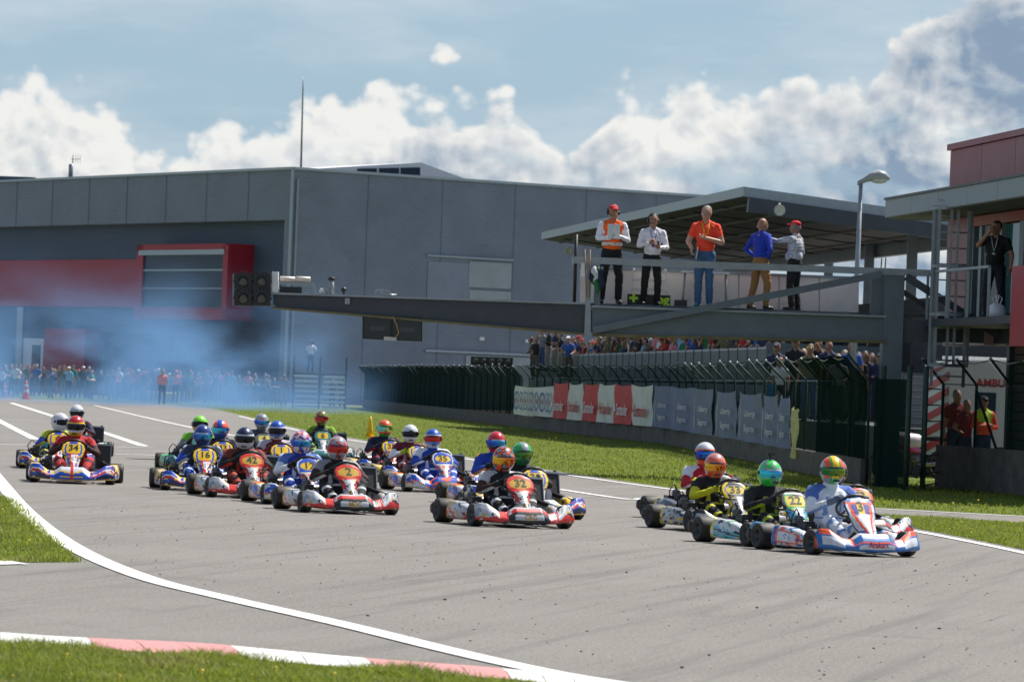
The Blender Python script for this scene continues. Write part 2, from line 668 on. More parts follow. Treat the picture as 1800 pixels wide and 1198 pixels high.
# kerb: painted blocks with a sloped face
curb = put('kerb', None)
curb['kind'] = 'structure'
K_TOP = [(-160, 1103), (0, 1113), (120, 1121), (340, 1131), (424, 1138), (640, 1158), (880, 1176), (1060, 1198), (1200, 1222)]
K_BOT = [(-160, 1121), (0, 1135), (130, 1140), (385, 1158), (445, 1162), (660, 1179), (900, 1197), (1060, 1215), (1200, 1246)]
kt = smooth_line([G(*p) for p in K_TOP], 6)
kb = smooth_line([G(*p) for p in K_BOT], 6)
bounds = [(0, 13, CURB_W), (13, 23, CURB_R), (23, 30, CURB_W), (30, 36, CURB_R), (36, len(kt) - 1, CURB_W)]
pieces = []
for a, b_, mt in bounds:
    pieces += [(k, min(k + 2, b_), mt) for k in range(a, b_, 2)]
for a, b_, mt in pieces:
    b = MB()
    n = b_ - a + 1
    gap = (kt[b_] - kt[a]) * .012
    up = [(kt[i].x, kt[i].y, 0.010) for i in range(a, b_ + 1)]
    md = [((kt[i].x + kb[i].x) / 2, (kt[i].y + kb[i].y) / 2, 0.024) for i in range(a, b_ + 1)]
    lo = [(kb[i].x, kb[i].y, 0.012) for i in range(a, b_ + 1)]
    lo2 = [(kb[i].x, kb[i].y, -0.03) for i in range(a, b_ + 1)]
    for L_ in (up, md, lo, lo2):
        L_[0] = (L_[0][0] + gap.x, L_[0][1] + gap.y, L_[0][2]); L_[-1] = (L_[-1][0] - gap.x, L_[-1][1] - gap.y, L_[-1][2])
    b.add(up + md + lo + lo2, [(r * n + i, r * n + i + 1, (r + 1) * n + i + 1, (r + 1) * n + i) for r in range(3) for i in range(n - 1)])
    b.build('kerb_block', mt, curb)


# ------------------------------------------------------------------ grass blades
def blade_mat():
    m, n, b, o = new_mat('grass_blade')
    t = n.nodes.new('ShaderNodeNewGeometry').outputs['Position']
    a = noise(n, t, 1.3, 5.0, 0.6)
    d = noise(n, t, 37.0, 2.0, 0.5)
    c = mixc(n, d.smooth(0.3, 0.7), (0.140, 0.200, 0.020), (0.34, 0.385, 0.055))
    c = mixc(n, a.smooth(0.48, 0.72) * 0.6, c, (0.34, 0.31, 0.11))
    c = mixc(n, noise(n, t, 0.45, 4.0, 0.6).smooth(0.5, 0.7) * 0.5, c, (0.10, 0.14, 0.025))
    n.links.new(c, b.inputs['Base Color'])
    b.inputs['Roughness'].default_value = 0.5
    b.inputs['Specular IOR Level'].default_value = 0.3
    tr = n.nodes.new('ShaderNodeBsdfTranslucent')
    n.links.new(c, tr.inputs[0])
    mx = n.nodes.new('ShaderNodeMixShader')
    mx.inputs[0].default_value = 0.5
    n.links.new(b.outputs[0], mx.inputs[1])
    n.links.new(tr.outputs[0], mx.inputs[2])
    n.links.new(mx.outputs[0], o.inputs[0])
    return m


BLADE = blade_mat()


def in_poly(poly, X, Y):
    ins = np.zeros(len(X), bool)
    n = len(poly)
    for i in range(n):
        x0, y0 = poly[i][0], poly[i][1]
        x1, y1 = poly[(i + 1) % n][0], poly[(i + 1) % n][1]
        c = ((y0 > Y) != (y1 > Y)) & (X < (x1 - x0) * (Y - y0) / (y1 - y0 + 1e-12) + x0)
        ins ^= c
    return ins


def grass_blades(name, poly, count, h, w, z=0.0, clump=0.0, weight=None):
    xs = [p[0] for p in poly]; ys = [p[1] for p in poly]
    X = RNG.uniform(min(xs), max(xs), count * 4); Y = RNG.uniform(min(ys), max(ys), count * 4)
    k = in_poly(poly, X, Y)
    if weight is not None:
        k &= RNG.random(len(X)) < weight(X, Y)
    X, Y = X[k][:count], Y[k][:count]
    n = len(X)
    X = X + RNG.normal(0, w * 3.0 + .012, n); Y = Y + RNG.normal(0, w * 9.0 + .04, n)
    patch = 0.75 + 0.35 * np.sin(X * 5.1 + 1.3 * np.sin(Y * 1.7)) * np.cos(Y * 2.3 + X) + 0.2 * np.sin(X * 17 + Y * 13)
    hh = h * patch * RNG.uniform(0.45, 1.25, n)
    ww = w * RNG.uniform(0.6, 1.3, n)
    a = RNG.uniform(0, 2 * np.pi, n)
    la = RNG.uniform(0, 2 * np.pi, n); ll = hh * RNG.uniform(0.3, 1.3, n)
    v = np.empty((n, 5, 3))
    cx, cy = np.cos(a) * ww / 2, np.sin(a) * ww / 2
    v[:, 0] = np.stack([X - cx, Y - cy, np.full(n, z - 0.01)], 1)
    v[:, 1] = np.stack([X + cx, Y + cy, np.full(n, z - 0.01)], 1)
    mx, my = X + np.cos(la) * ll * .35, Y + np.sin(la) * ll * .35
    v[:, 2] = np.stack([mx + cx * .8, my + cy * .8, z + hh * .6], 1)
    v[:, 3] = np.stack([mx - cx * .8, my - cy * .8, z + hh * .6], 1)
    v[:, 4] = np.stack([X + np.cos(la) * ll, Y + np.sin(la) * ll, z + hh], 1)
    me = bpy.data.meshes.new(name)
    me.vertices.add(n * 5)
    me.vertices.foreach_set('co', v.ravel())
    base = np.arange(n) * 5
    loops = np.stack([base, base + 1, base + 2, base + 3, base + 3, base + 2, base + 4], 1).ravel()
    me.loops.add(n * 7)
    me.loops.foreach_set('vertex_index', loops.astype(np.int32))
    me.polygons.add(n * 2)
    st = np.stack([np.arange(n) * 7, np.arange(n) * 7 + 4], 1).ravel()
    me.polygons.foreach_set('loop_start', st.astype(np.int32))
    me.update(calc_edges=True)
    me.validate()
    me.materials.append(BLADE)
    o = put(name, me)
    return tag(o, kind='stuff')


FOREG = [G(*p) for p in FORE]
tag(grass_blades('grass_blades', [G(*p) for p in [(-60, 1134), (0, 1138), (130, 1143), (260, 1151), (400, 1162), (560, 1175), (700, 1184), (840, 1195), (950, 1205), (900, 1225), (-60, 1225)]], 60000, 0.065, 0.0055, 0.0),
    'thick unmown grass in front of the painted kerb', 'grass')
tag(grass_blades('grass_blades', [G(*p) for p in [(-40, 862), (0, 872), (28, 884), (60, 920), (100, 958), (136, 987), (60, 988), (0, 987), (-40, 986)]], 26000, 0.05, 0.009, 0.0),
    'grass corner inside the sweeping white edge line', 'grass')
tag(grass_blades('grass_blades', [G(*p) for p in [(1512, 905), (1560, 906), (1620, 910), (1720, 915.5), (1860, 924), (1860, 979), (1800, 965), (1700, 944.5), (1605, 927), (1560, 915)]], 30000, 0.05, 0.010, 0.0),
    'rough grass wedge between the track and the access lane', 'grass')
BANK = [(1860, 908.5), (1800, 905), (1620, 895), (1440, 885), (1300, 871), (1180, 856), (1000, 830), (800, 798), (640, 772), (540, 755), (450, 734), (390, 719),
        (640, 717), (760, 731), (850, 742), (930, 753), (1004, 762), (1100, 771), (1180, 781), (1240, 795), (1320, 809), (1414, 830), (1520, 852), (1600, 845), (1660, 852), (1860, 872)]
tag(grass_blades('grass_blades', [G(*p) for p in BANK], 80000, 0.042, 0.02, 0.0, weight=lambda X, Y: np.clip(75.0 / Y, 0, 1) ** 2),
    'long green grass bank below the fence', 'grass')


def flowers(name, poly, count, r, z):
    xs = [p[0] for p in poly]; ys = [p[1] for p in poly]
    b = MB()
    k = 0
    while k < count:
        x, y = random.uniform(min(xs), max(xs)), random.uniform(min(ys), max(ys))
        if not in_poly(poly, np.array([x]), np.array([y]))[0]:
            continue
        k += 1
        zz = z * random.uniform(0.6, 1.2)
        rr = r * random.uniform(0.7, 1.2)
        b.add([(x + rr * math.cos(a * 1.047), y + rr * math.sin(a * 1.047) * .8, zz + 0.4 * rr * math.sin(a * 1.047)) for a in range(6)] + [(x, y, zz + rr * .5)],
              [(i, (i + 1) % 6, 6) for i in range(6)])
        b.tube([(x, y, 0), (x, y, zz)], 0.0025, 3)
    return tag(b.build(name, M('dandelion_yellow', (0.75, 0.50, 0.01), 0.7)), 'scattered yellow dandelions in the grass', 'flowers', kind='stuff')


flowers('dandelion_flowers', [G(*p) for p in [(0, 1135), (400, 1155), (900, 1195), (800, 1215), (0, 1215)]], 8, 0.010, 0.07)
flowers('dandelion_flowers', [G(*p) for p in VERGE_L], 24, 0.011, 0.06)
flowers('dandelion_flowers', [G(*p) for p in WEDGE], 28, 0.013, 0.06)
flowers('dandelion_flowers', [G(*p) for p in BANK], 90, 0.016, 0.10)

# rubber marbles and grit on the asphalt
b = MB()
area = [G(*p) for p in [(150, 875), (700, 915), (1700, 990), (1850, 1198), (1050, 1198), (300, 1030), (160, 960)]]
xs = [p.x for p in area]; ys = [p.y for p in area]
n_ = 0
while n_ < 520:
    x, y = random.uniform(min(xs), max(xs)), random.uniform(min(ys), max(ys))
    if not in_poly(area, np.array([x]), np.array([y]))[0]:
        continue
    n_ += 1
    r = random.uniform(0.002, 0.007) * (1.7 if random.random() < 0.10 else 1)
    b.ball((x, y, r * 0.4), (r * random.uniform(.8, 2.0), r, r * 0.55), 5, 3, rot=Matrix.Rotation(random.uniform(0, 3.1), 3, 'Z'))
tag(b.build('rubber_marbles', M('rubber_crumb', (0.03, 0.03, 0.03), 0.9)), 'dark rubber crumbs strewn over the asphalt', 'debris', kind='stuff')
# ================================================================== STRUCTURES
STEEL = M('grey_painted_steel', C(98, 108, 116), 0.5, 0.0, 0.1, var=0.10, vscale=3, dirt=0.25, dcol=(0.10, 0.09, 0.08))
STEEL_D = M('dark_painted_steel', C(58, 63, 72), 0.5, 0.0, 0.1, var=0.12, vscale=3, dirt=0.2)
STEEL_L = M('light_grey_steel', C(148, 154, 158), 0.5, 0.0, 0.1, var=0.10, vscale=3, dirt=0.3, dcol=(0.15, 0.14, 0.12))
GALV = M('galvanised_steel', C(150, 156, 160), 0.42, 0.5, var=0.12, vscale=8)
RUST = M('stained_flange_paint', C(112, 104, 72), 0.7, var=0.25, vscale=4, dirt=0.5, dcol=(0.10, 0.06, 0.03))
BLACK = M('black_plastic', (0.018, 0.018, 0.02), 0.45, var=0.2)
DARK = M('dark_interior', (0.02, 0.021, 0.024), 0.8)
WHITE = M('white_paint', (0.74, 0.74, 0.73), 0.5, var=0.05, dirt=0.15)
CONCRETE = M('weathered_concrete', C(96, 91, 84), 0.9, var=0.28, vscale=2.2, bmp=0.4, bscale=25, dirt=0.55, dcol=(0.07, 0.065, 0.055))
RED = M('red_panel', C(162, 28, 46), 0.5, 0.0, 0.0, var=0.05, vscale=1.0)
GREEN_ST = M('green_fence_steel', C(44, 66, 58), 0.6, var=0.15)


def glass_mat(name, col, rough=0.06):
    m, n, b, o = new_mat(name)
    b.inputs['Base Color'].default_value = (*col, 1)
    b.inputs['Roughness'].default_value = rough
    b.inputs['Specular IOR Level'].default_value = 0.2
    w = noise(n, objco(n), 0.8, 3.0)
    bump(n, b, w, 0.12, 0.05)
    return m


GLASS = glass_mat('dark_window_glass', (0.016, 0.034, 0.058), .2)


def hit(px, py, p0, nrm):
    d = ray(px, py)
    o = Vector((0, 0, CAM_H))
    t = (Vector(p0) - o).dot(nrm) / d.dot(nrm)
    return o + d * t


# ------------------------------------------------------------------ the grey hall
top_c = P(515, 297, 270)
HC = Vector((top_c.x, top_c.y, 0))
HZ = top_c.z
DL = Vector((-0.542, 0.841, 0)).normalized()
DR = Vector((-DL.y * -1, DL.x * -1, 0))          # (0.841, 0.542)
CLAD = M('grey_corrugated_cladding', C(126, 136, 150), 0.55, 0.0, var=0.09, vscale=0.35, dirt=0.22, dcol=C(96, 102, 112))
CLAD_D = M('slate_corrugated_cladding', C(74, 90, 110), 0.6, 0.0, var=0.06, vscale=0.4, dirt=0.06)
TRIM = M('pale_metal_trim', C(160, 172, 180), 0.4, 0.3, var=0.06)
SEAM = M('cladding_seam', C(108, 117, 130), 0.55)
hall = thing('exhibition_hall', 'long grey corrugated metal hall with recessed front and red bay window', 'building', HC)


def corrugated(p, q, z0, z1, mat, name, parent, out_n, pitch=0.16, depth=0.035, rel=None):
    """wall from p to q with horizontal ribs"""
    b = MB()
    n = max(2, int((z1 - z0) / pitch))
    prof = []
    for i in range(n):
        z = z0 + (z1 - z0) * i / n
        h = (z1 - z0) / n
        prof += [(0, z), (0, z + h * .45), (depth, z + h * .55), (depth, z + h * .95)]
    prof.append((0, z1))
    vs = [p + out_n * d + Vector((0, 0, z)) for d, z in prof] + [q + out_n * d + Vector((0, 0, z)) for d, z in prof]
    k = len(prof)
    if rel is not None:
        vs = [v - rel for v in vs]
    b.add(vs, [(i, k + i, k + i + 1, i + 1) for i in range(k - 1)])
    return b.build(name, mat, parent)


LLEN, RLEN = 62.0, 34.0
NL, NR = -DR, -DL                                 # outward normals of the left and right walls
z_f = hit(505, 386, HC + DL * 0.5, NL).z
SET = 0.9                                         # recess of the left front
pier = 0.75
corrugated(HC + DL * 0.0, HC + DL * LLEN, z_f, HZ, CLAD, 'upper_wall', hall, NL, rel=HC)
corrugated(HC, HC + DL * pier, 0, z_f, CLAD, 'corner_pier', hall, NL, rel=HC)
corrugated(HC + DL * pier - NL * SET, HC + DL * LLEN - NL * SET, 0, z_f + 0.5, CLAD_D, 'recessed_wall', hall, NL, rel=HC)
corrugated(HC, HC + DR * RLEN, 0, HZ, CLAD, 'side_wall', hall, NR, rel=HC)
b = MB()
A0, A1, A2, A3 = Vector((0, 0, 0)), DL * LLEN, DL * LLEN + DR * RLEN, DR * RLEN
zt = HZ - 0.35
b.add([v + Vector((0, 0, zt)) for v in (A0, A1, A2, A3)], [(0, 1, 2, 3)])
b.add([A1, A2, A2 + Vector((0, 0, HZ)), A1 + Vector((0, 0, HZ)), A3, A3 + Vector((0, 0, HZ))], [(0, 1, 2, 3), (1, 4, 5, 2)])
b.build('roof', STEEL_D, hall)
b = MB()
b.beam(HC * 0 + NL * .05 + NR * .05 + Vector((0, 0, HZ + .05)), A1 + NL * .05 + Vector((0, 0, HZ + .05)), 0.3, 0.16)
b.build('coping', TRIM, hall)
b = MB()
b.beam(NR * .05 + Vector((0, 0, HZ + .05)), A3 + NR * .05 + Vector((0, 0, HZ + .05)), 0.3, 0.16)
b.build('coping', TRIM, hall)
b = MB(); b.beam(NL * .03 + NR * .03, NL * .03 + NR * .03 + Vector((0, 0, HZ)), 0.18, 0.18); b.build('corner_trim', TRIM, hall)
b = MB()
b.beam(DL * pier - NL * SET * .5, DL * pier - NL * SET * .5 + Vector((0, 0, z_f)), 0.06, SET, up=NL)
b.add([DL * pier + Vector((0, 0, z_f)), DL * LLEN + Vector((0, 0, z_f)), DL * LLEN - NL * SET + Vector((0, 0, z_f)), DL * pier - NL * SET + Vector((0, 0, z_f))], [(0, 1, 2, 3)])
b.build('soffit', TRIM, hall)
b = MB(); b.beam(NR * .12 + DR * .35, NR * .12 + DR * .35 + Vector((0, 0, HZ - .6)), 0.14, 0.14); b.build('downpipe', GALV, hall)
# vertical seams of the cladding sheets
for k in range(1, 6):
    b = MB(); b.beam(NR * .04 + DR * (k * 5.6), NR * .04 + DR * (k * 5.6) + Vector((0, 0, HZ)), 0.035, 0.03, up=NR); b.build('sheet_seam', SEAM, hall)
for k in range(1, 11):
    b = MB(); b.beam(NL * .045 + DL * (k * 5.6) + Vector((0, 0, z_f)), NL * .045 + DL * (k * 5.6) + Vector((0, 0, HZ)), 0.035, 0.03, up=NL); b.build('sheet_seam', SEAM, hall)


def wall_rect(x0, y0, x1, y1, plane_p, nrm, along, proud, thick, mat, name, parent, origin=HC):
    """upright slab on a wall plane, bounds from two opposite pixels"""
    a, c = hit(x0, y0, plane_p, nrm), hit(x1, y1, plane_p, nrm)
    s0, s1 = (a - plane_p).dot(along), (c - plane_p).dot(along)
    z1, z0 = max(a.z, c.z), min(a.z, c.z)
    base = plane_p + nrm * proud - origin
    b = MB()
    p, q = base + along * s0, base + along * s1
    vs = []
    for pt in (p, q):
        for t in (0, -thick):
            for z in (max(z0, 0), z1):
                vs.append(Vector((pt.x, pt.y, 0)) + nrm * t + Vector((0, 0, z)))
    b.add(vs, [(0, 1, 3, 2), (4, 6, 7, 5), (0, 4, 5, 1), (2, 3, 7, 6), (0, 2, 6, 4), (1, 5, 7, 3)])
    return b.build(name, mat, parent)


WL = HC - NL * SET                                 # recessed plane on the left front
band = wall_rect(-120, 459, 247, 540, WL, NL, DL, 0.22, 0.2, RED, 'red_band', hall)
# the bay: a deep red frame round a glazed front
PJ = 2.0
WB = WL + NL * PJ
bay = wall_rect(241, 430, 395, 562, WB, NL, DL, -0.30, PJ - 0.32, RED, 'bay', hall)
for (x0, y0, x1, y1), nm in (((241, 430, 396, 441), 'frame_top'), ((241, 540, 396, 562), 'frame_bottom'), ((241, 430, 247, 562), 'frame_side'), ((393, 430, 396.5, 562), 'frame_side')):
    o = wall_rect(x0, y0, x1, y1, WB, NL, DL, 0.0, 0.29, RED, nm, None)
    o.parent = bay
o = wall_rect(245, 440, 395, 447, WB, NL, DL, 0.06, 0.3, TRIM, 'sunshade', None); o.parent = bay
for r0, r1 in ((447, 474), (475, 506), (507, 539)):
    for c0, c1 in ((248, 296), (297, 345), (346, 394)):
        o = wall_rect(c0, r0, c1, r1, WB, NL, DL, -0.12, 0.05, GLASS, 'window_pane', None); o.parent = bay
for r in (474.5, 506.5, 539.5):
    o = wall_rect(247, r - 1, 394, r + 1, WB, NL, DL, -0.06, 0.08, TRIM, 'glazing_bar', None); o.parent = bay
# ground-floor entrances half lost in the smoke
wall_rect(105, 578, 172, 720, WL, NL, DL, 1.2, 1.1, RED, 'entrance_panel', hall)
wall_rect(44, 594, 100, 720, WL, NL, DL, 0.12, 0.1, WHITE, 'door', hall)
wall_rect(60, 606, 70, 720, WL, NL, DL, 0.16, 0.03, GLASS, 'door_glass', hall)
wall_rect(80, 606, 90, 720, WL, NL, DL, 0.16, 0.03, GLASS, 'door_glass', hall)
wall_rect(186, 584, 300, 720, WL, NL, DL, 0.06, 0.04, DARK, 'shutter_opening', hall)
wall_rect(36, 540, 39, 720, WL, NL, DL, 0.25, 0.1, GALV, 'downpipe', hall)
# sliding doors of the side wall
PALE = M('pale_sliding_door', C(150, 160, 164), 0.5, 0.1, var=0.08, vscale=0.6)
wall_rect(752, 459, 824, 528, HC, NR, DR, 0.07, 0.05, CLAD, 'sliding_door', hall)
wall_rect(824, 459, 897, 508, HC, NR, DR, 0.10, 0.05, PALE, 'sliding_door', hall)
wall_rect(824, 509, 897, 530, HC, NR, DR, 0.10, 0.05, PALE, 'sliding_door', hall)
wall_rect(748, 450, 900, 456, HC, NR, DR, 0.22, 0.2, TRIM, 'door_rail', hall)
wall_rect(745, 617.5, 935, 622, HC, NR, DR, 0.22, 0.2, TRIM, 'door_rail', hall)
wall_rect(818, 624, 930, 720, HC, NR, DR, 0.10, 0.05, PALE, 'sliding_door', hall)
for x in (845, 925):
    wall_rect(x - 3, 592 + (x - 845) * .05, x + 4, 598 + (x - 845) * .05, HC, NR, DR, 0.15, 0.15, WHITE, 'wall_lamp', hall)
# roof lantern with a glazed side
LP = HC + NR * -9.0
lan = [(545, 297), (740, 285.5), (823, 316), (823, 326), (545, 326)]
pts = [hit(x, y, LP, NR) - HC for x, y in lan]
b = MB()
bk = [p - NR * 12 for p in pts]
n = len(pts)
b.add(pts + bk, [tuple(range(n)), tuple(range(n, 2 * n))[::-1]] + [(i, (i + 1) % n, n + (i + 1) % n, n + i) for i in range(n)])
lant = b.build('roof_lantern', WHITE, hall)
for x0, x1 in ((628, 662), (666, 701), (704, 738)):
    p4 = [hit(x, y, LP, NR) - HC + NR * .05 for x, y in ((x0, 296.5 - (x0 - 628) * .022), (x1, 296.5 - (x1 - 628) * .022), (x1, 308.5 + (x1 - 628) * .022), (x0, 306 + (x0 - 628) * .022))]
    MB().add(p4 + [p - NR * .04 for p in p4], [(0, 1, 2, 3), (0, 4, 5, 1), (1, 5, 6, 2), (2, 6, 7, 3), (3, 7, 4, 0)]).build('window_pane', GLASS, lant)
p, q = P(529, 297, 273) - HC, P(533, 135, 273) - HC
MB().tube([p, p.lerp(q, .85), q], [.07, .05, .02], 6).build('antenna_mast', GALV, hall)
b = MB(); p = P(124, 311, 300) - HC
b.tube([p, p + Vector((0, 0, .9))], .16, 8)
q = p + Vector((.1, 0, .5))
b.tube([q, q + Vector((0, 0, 1.0))], .03, 5)
b.tube([q + Vector((-.1, 0, .75)), q + Vector((.75, 0, .8))], .02, 5)
for k in range(4):
    b.tube([q + Vector((.05 + k * .16, 0, .5)), q + Vector((.05 + k * .16, 0, 1.15))], .015, 4)
b.build('television_aerial', GALV, hall)
p, q = P(-60, 322, 312) - HC, P(61, 311.5, 312) - HC
MB().box((p.x, p.y, p.z - .5), (q.x, p.y + 4, q.z)).build('roof_cabin', CLAD_D, hall)

# ------------------------------------------------------------------ start gantry over the track
YG = 80.6
DEEP = 1.45
gp = lambda x, y, o=0.0: P(x, y, YG) + Vector((0, o, 0))
O_G = P(1573, 700, YG); O_G.z = 0
gantry = thing('start_gantry', 'grey steel start gantry reaching over the track with railed platform', 'gantry', O_G)


def slab(px, y0, y1, mat, name, parent=gantry, org=None):
    """outline in the gantry plane, given depth range behind it"""
    org = O_G if org is None else org
    a = [gp(x, y, y0) - org for x, y in px]
    c = [gp(x, y, y1) - org for x, y in px]
    n = len(px)
    return MB().add(a + c, [tuple(range(n))[::-1], tuple(range(n, 2 * n))] + [(i, (i + 1) % n, n + (i + 1) % n, n + i) for i in range(n)]).build(name, mat, parent)


slab([(480, 517), (1029, 535), (1029, 585), (480, 539)], 0.10, 0.16, STEEL_D, 'cantilever_web')
slab([(478, 513.5), (1029, 531.5), (1029, 535), (478, 517)], 0.0, 0.32, STEEL_L, 'top_flange')
slab([(478, 539), (1029, 585), (1029, 589), (478, 542.5)], 0.0, 0.32, RUST, 'bottom_flange')
slab([(1041, 540), (1558, 558), (1558, 598), (1041, 586)], 0.05, 0.12, STEEL, 'platform_web')
slab([(1041, 536.5), (1558, 554.5), (1558, 558), (1041, 540)], -0.04, 0.3, STEEL_L, 'top_flange')
slab([(1041, 586), (1558, 598), (1558, 603), (1041, 591)], -0.04, 0.3, RUST, 'bottom_flange')
slab([(1588, 562), (1786, 569), (1786, 604), (1588, 600)], 0.05, 0.2, STEEL_D, 'walkway_web')
slab([(1029, 531.5), (1786, 558), (1786, 562), (1029, 535.5)], 0.305, DEEP, STEEL_D, 'deck')
slab([(1041, 542), (1786, 566), (1786, 598), (1041, 582)], DEEP - .1, DEEP, STEEL_D, 'rear_beam')
for px, y0 in ((1560, 476), ):
    a, c = gp(1556, 476), gp(1591, 476)
    MB().box((a.x - O_G.x, -.02, 0), (c.x - O_G.x, 0.34, a.z)).build('column', STEEL, gantry)
    MB().box((a.x - O_G.x + .05, 0.9, 0), (c.x - O_G.x - .05, 1.2, a.z - .8)).build('column', STEEL_D, gantry)
a, c = gp(1027, 588), gp(1041, 455)
MB().box((a.x - O_G.x, -.03, a.z), (c.x - O_G.x, 0.11, c.z)).build('end_post', STEEL_L, gantry)
b = MB(); b.beam(gp(1008, 456.5) - O_G, gp(1648, 480.5) - O_G, .10, .125); b.build('handrail', STEEL_L, gantry)
b = MB(); b.beam(gp(1012, 456.5, .05) - O_G, gp(1012, 456.5, DEEP) - O_G, .10, .12); b.build('handrail', STEEL_L, gantry)
b = MB(); b.beam(gp(1042, 580, -.07) - O_G, gp(1548, 482, -.07) - O_G, .09, .13); b.build('brace', STEEL, gantry)
b = MB(); b.beam(gp(1592, 486, -.05) - O_G, gp(1790, 612, -.05) - O_G, .10, .14); b.build('brace', STEEL_D, gantry)
b = MB(); b.beam(gp(1592, 512, .5) - O_G, gp(1665, 560, .5) - O_G, .08, .1); b.build('brace', STEEL_D, gantry)
MB().box(*[tuple(v) for v in (gp(1044, 536, .25) - O_G, gp(1057, 478, .5) - O_G)]).build('control_cabinet', STEEL, gantry)
MB().box(*[tuple(v) for v in (gp(1021, 486, -.06) - O_G, gp(1029, 462, 0.0) - O_G)]).build('junction_box', WHITE, gantry)
MB().box(*[tuple(v) for v in (gp(1532, 555, .3) - O_G, gp(1556, 482, .5) - O_G)]).build('control_cabinet', STEEL, gantry)
b = MB(); b.tube([gp(1010, 536, .6) - O_G, gp(1014, 410, .6) - O_G], .035, 8); b.build('flag_pole', BLACK, gantry)
for x in (1549, 1556):
    b = MB(); b.tube([gp(x, 478, .1) - O_G, gp(x + 2, 452, .1) - O_G], .012, 5); b.build('aerial_rod', BLACK, gantry)
# white parapet panels behind the platform
PARA = M('pale_parapet_panel', C(240, 230, 222), 0.55, var=0.05, vscale=1.2, dirt=0.2, dcol=(0.35, 0.32, 0.32))
xs_ = [1022, 1092, 1163, 1235, 1306, 1378, 1450, 1521]
for x0, x1 in zip(xs_, xs_[1:]):
    t = lambda x: (x - 1022) * .0375
    slab([(x0 + 1, 467 + t(x0)), (x1 - 1, 467 + t(x1)), (x1 - 1, 541 + t(x1)), (x0 + 1, 541 + t(x0))], DEEP + .02, DEEP + .07, PARA, 'parapet_panel')
slab([(1022, 468), (1521, 486), (1521, 559), (1022, 540)], DEEP + .075, DEEP + .10, PARA, 'parapet_back')
b = MB(); b.beam(gp(1022, 466, DEEP + .04) - O_G, gp(1540, 486, DEEP + .04) - O_G, .1, .05); b.build('parapet_cap', STEEL_L, gantry)
# light cluster at the tip
LENS_D = glass_mat('unlit_lens', (0.10, 0.10, 0.09), 0.15)
for i, (x0, x1) in enumerate(((412, 443), (444, 475))):
    for j, (y0, y1) in enumerate(((480, 507), (509, 537))):
        h = slab([(x0, y0), (x1, y0 + 1), (x1, y1 + 1), (x0, y1)], -.05, .35, BLACK, 'signal_head')
        cx, cy = (x0 + x1) / 2 + 1, (y0 + y1) / 2 + 1
        p = gp(cx, cy, -.06) - O_G
        b = MB(); b.lathe([(.10, .01), (.085, -.05), (.05, -.08), (0.0, -.09)], 14, 'Y', p); b.build('lens', LENS_D, h)
        b = MB()
        for a_ in range(9):
            t0, t1 = math.pi * (a_ - .5) / 8, math.pi * (a_ + .5) / 8
            b.beam(p + Vector((.125 * math.cos(t0), -.06, .125 * math.sin(t0))), p + Vector((.125 * math.cos(t1), -.06, .125 * math.sin(t1))), .14, .012, up=(0, 1, 0))
        b.build('visor', BLACK, h)
b = MB()
for y in (482, 508, 535):
    b.beam(gp(409, y, .1) - O_G, gp(484, y + 2, .1) - O_G, .06, .03)
b.beam(gp(410, 482, .1) - O_G, gp(410, 535, .1) - O_G, .04, .03, up=(0, 1, 0))
b.build('signal_bracket', STEEL_L, gantry)
slab([(478, 477), (489, 477.5), (489, 515), (478, 514)], 0.0, .25, WHITE, 'mounting_plate')
b = MB()
b.beam(gp(490, 497, .1) - O_G, gp(550, 500, .1) - O_G, .06, .05)
b.beam(gp(548, 496, .1) - O_G, gp(553, 516, .1) - O_G, .05, .05, up=(0, 1, 0))
b.build('equipment_frame', STEEL_L, gantry)
for x0, x1 in ((492, 518), (520, 545)):
    b = MB(); b.tube([gp(x0, 490, .12) - O_G, gp(x1, 491, .12) - O_G], .055, 10); b.build('loudspeaker_tube', M('cream_plastic', C(225, 215, 200), .5), gantry)
slab([(492, 503), (530, 504), (530, 515), (492, 514)], .1, .3, BLACK, 'equipment_box')
b = MB(); b.tube([gp(582, 517, .15) - O_G, gp(582, 492, .15) - O_G], .05, 10); b.tube([gp(582, 492, .15) - O_G, gp(582, 487, .15) - O_G], .065, 10, 1); b.build('camera_post', [STEEL_L, BLACK], gantry)
for x, y, m_ in ((574, 509, STEEL_L), (566, 511, WHITE), (604, 509, BLACK)):
    b = MB(); b.ball(gp(x, y, .1) - O_G, .055, 10, 8); b.tube([gp(x, y, .1) - O_G, gp(x, y + 9, .1) - O_G], .02, 6); b.build('floodlight', m_, gantry)
b = MB()
for x0, y0, x1, y1 in ((660, 509, 684, 511), (660, 509, 660, 520), (684, 511, 685, 521)):
    b.beam(gp(x0, y0, .12) - O_G, gp(x1, y1, .12) - O_G, .04, .025, up=(0, 1, 0.01))
b.tube([gp(662, 517, .1) - O_G, gp(672, 513, .12) - O_G, gp(684, 518, .1) - O_G, gp(697, 518, .1) - O_G], .018, 6)
b.build('cable_bracket', GALV, gantry)
MB().box(*[tuple(v) for v in (gp(606, 534, .02) - O_G, gp(615, 524, .1) - O_G)]).build('junction_box', STEEL_L, gantry)
disp = slab([(637, 552), (742, 558), (742, 600), (637, 595)], .05, .32, M('display_case_black', (0.012, 0.016, 0.015), .5), 'display_board')
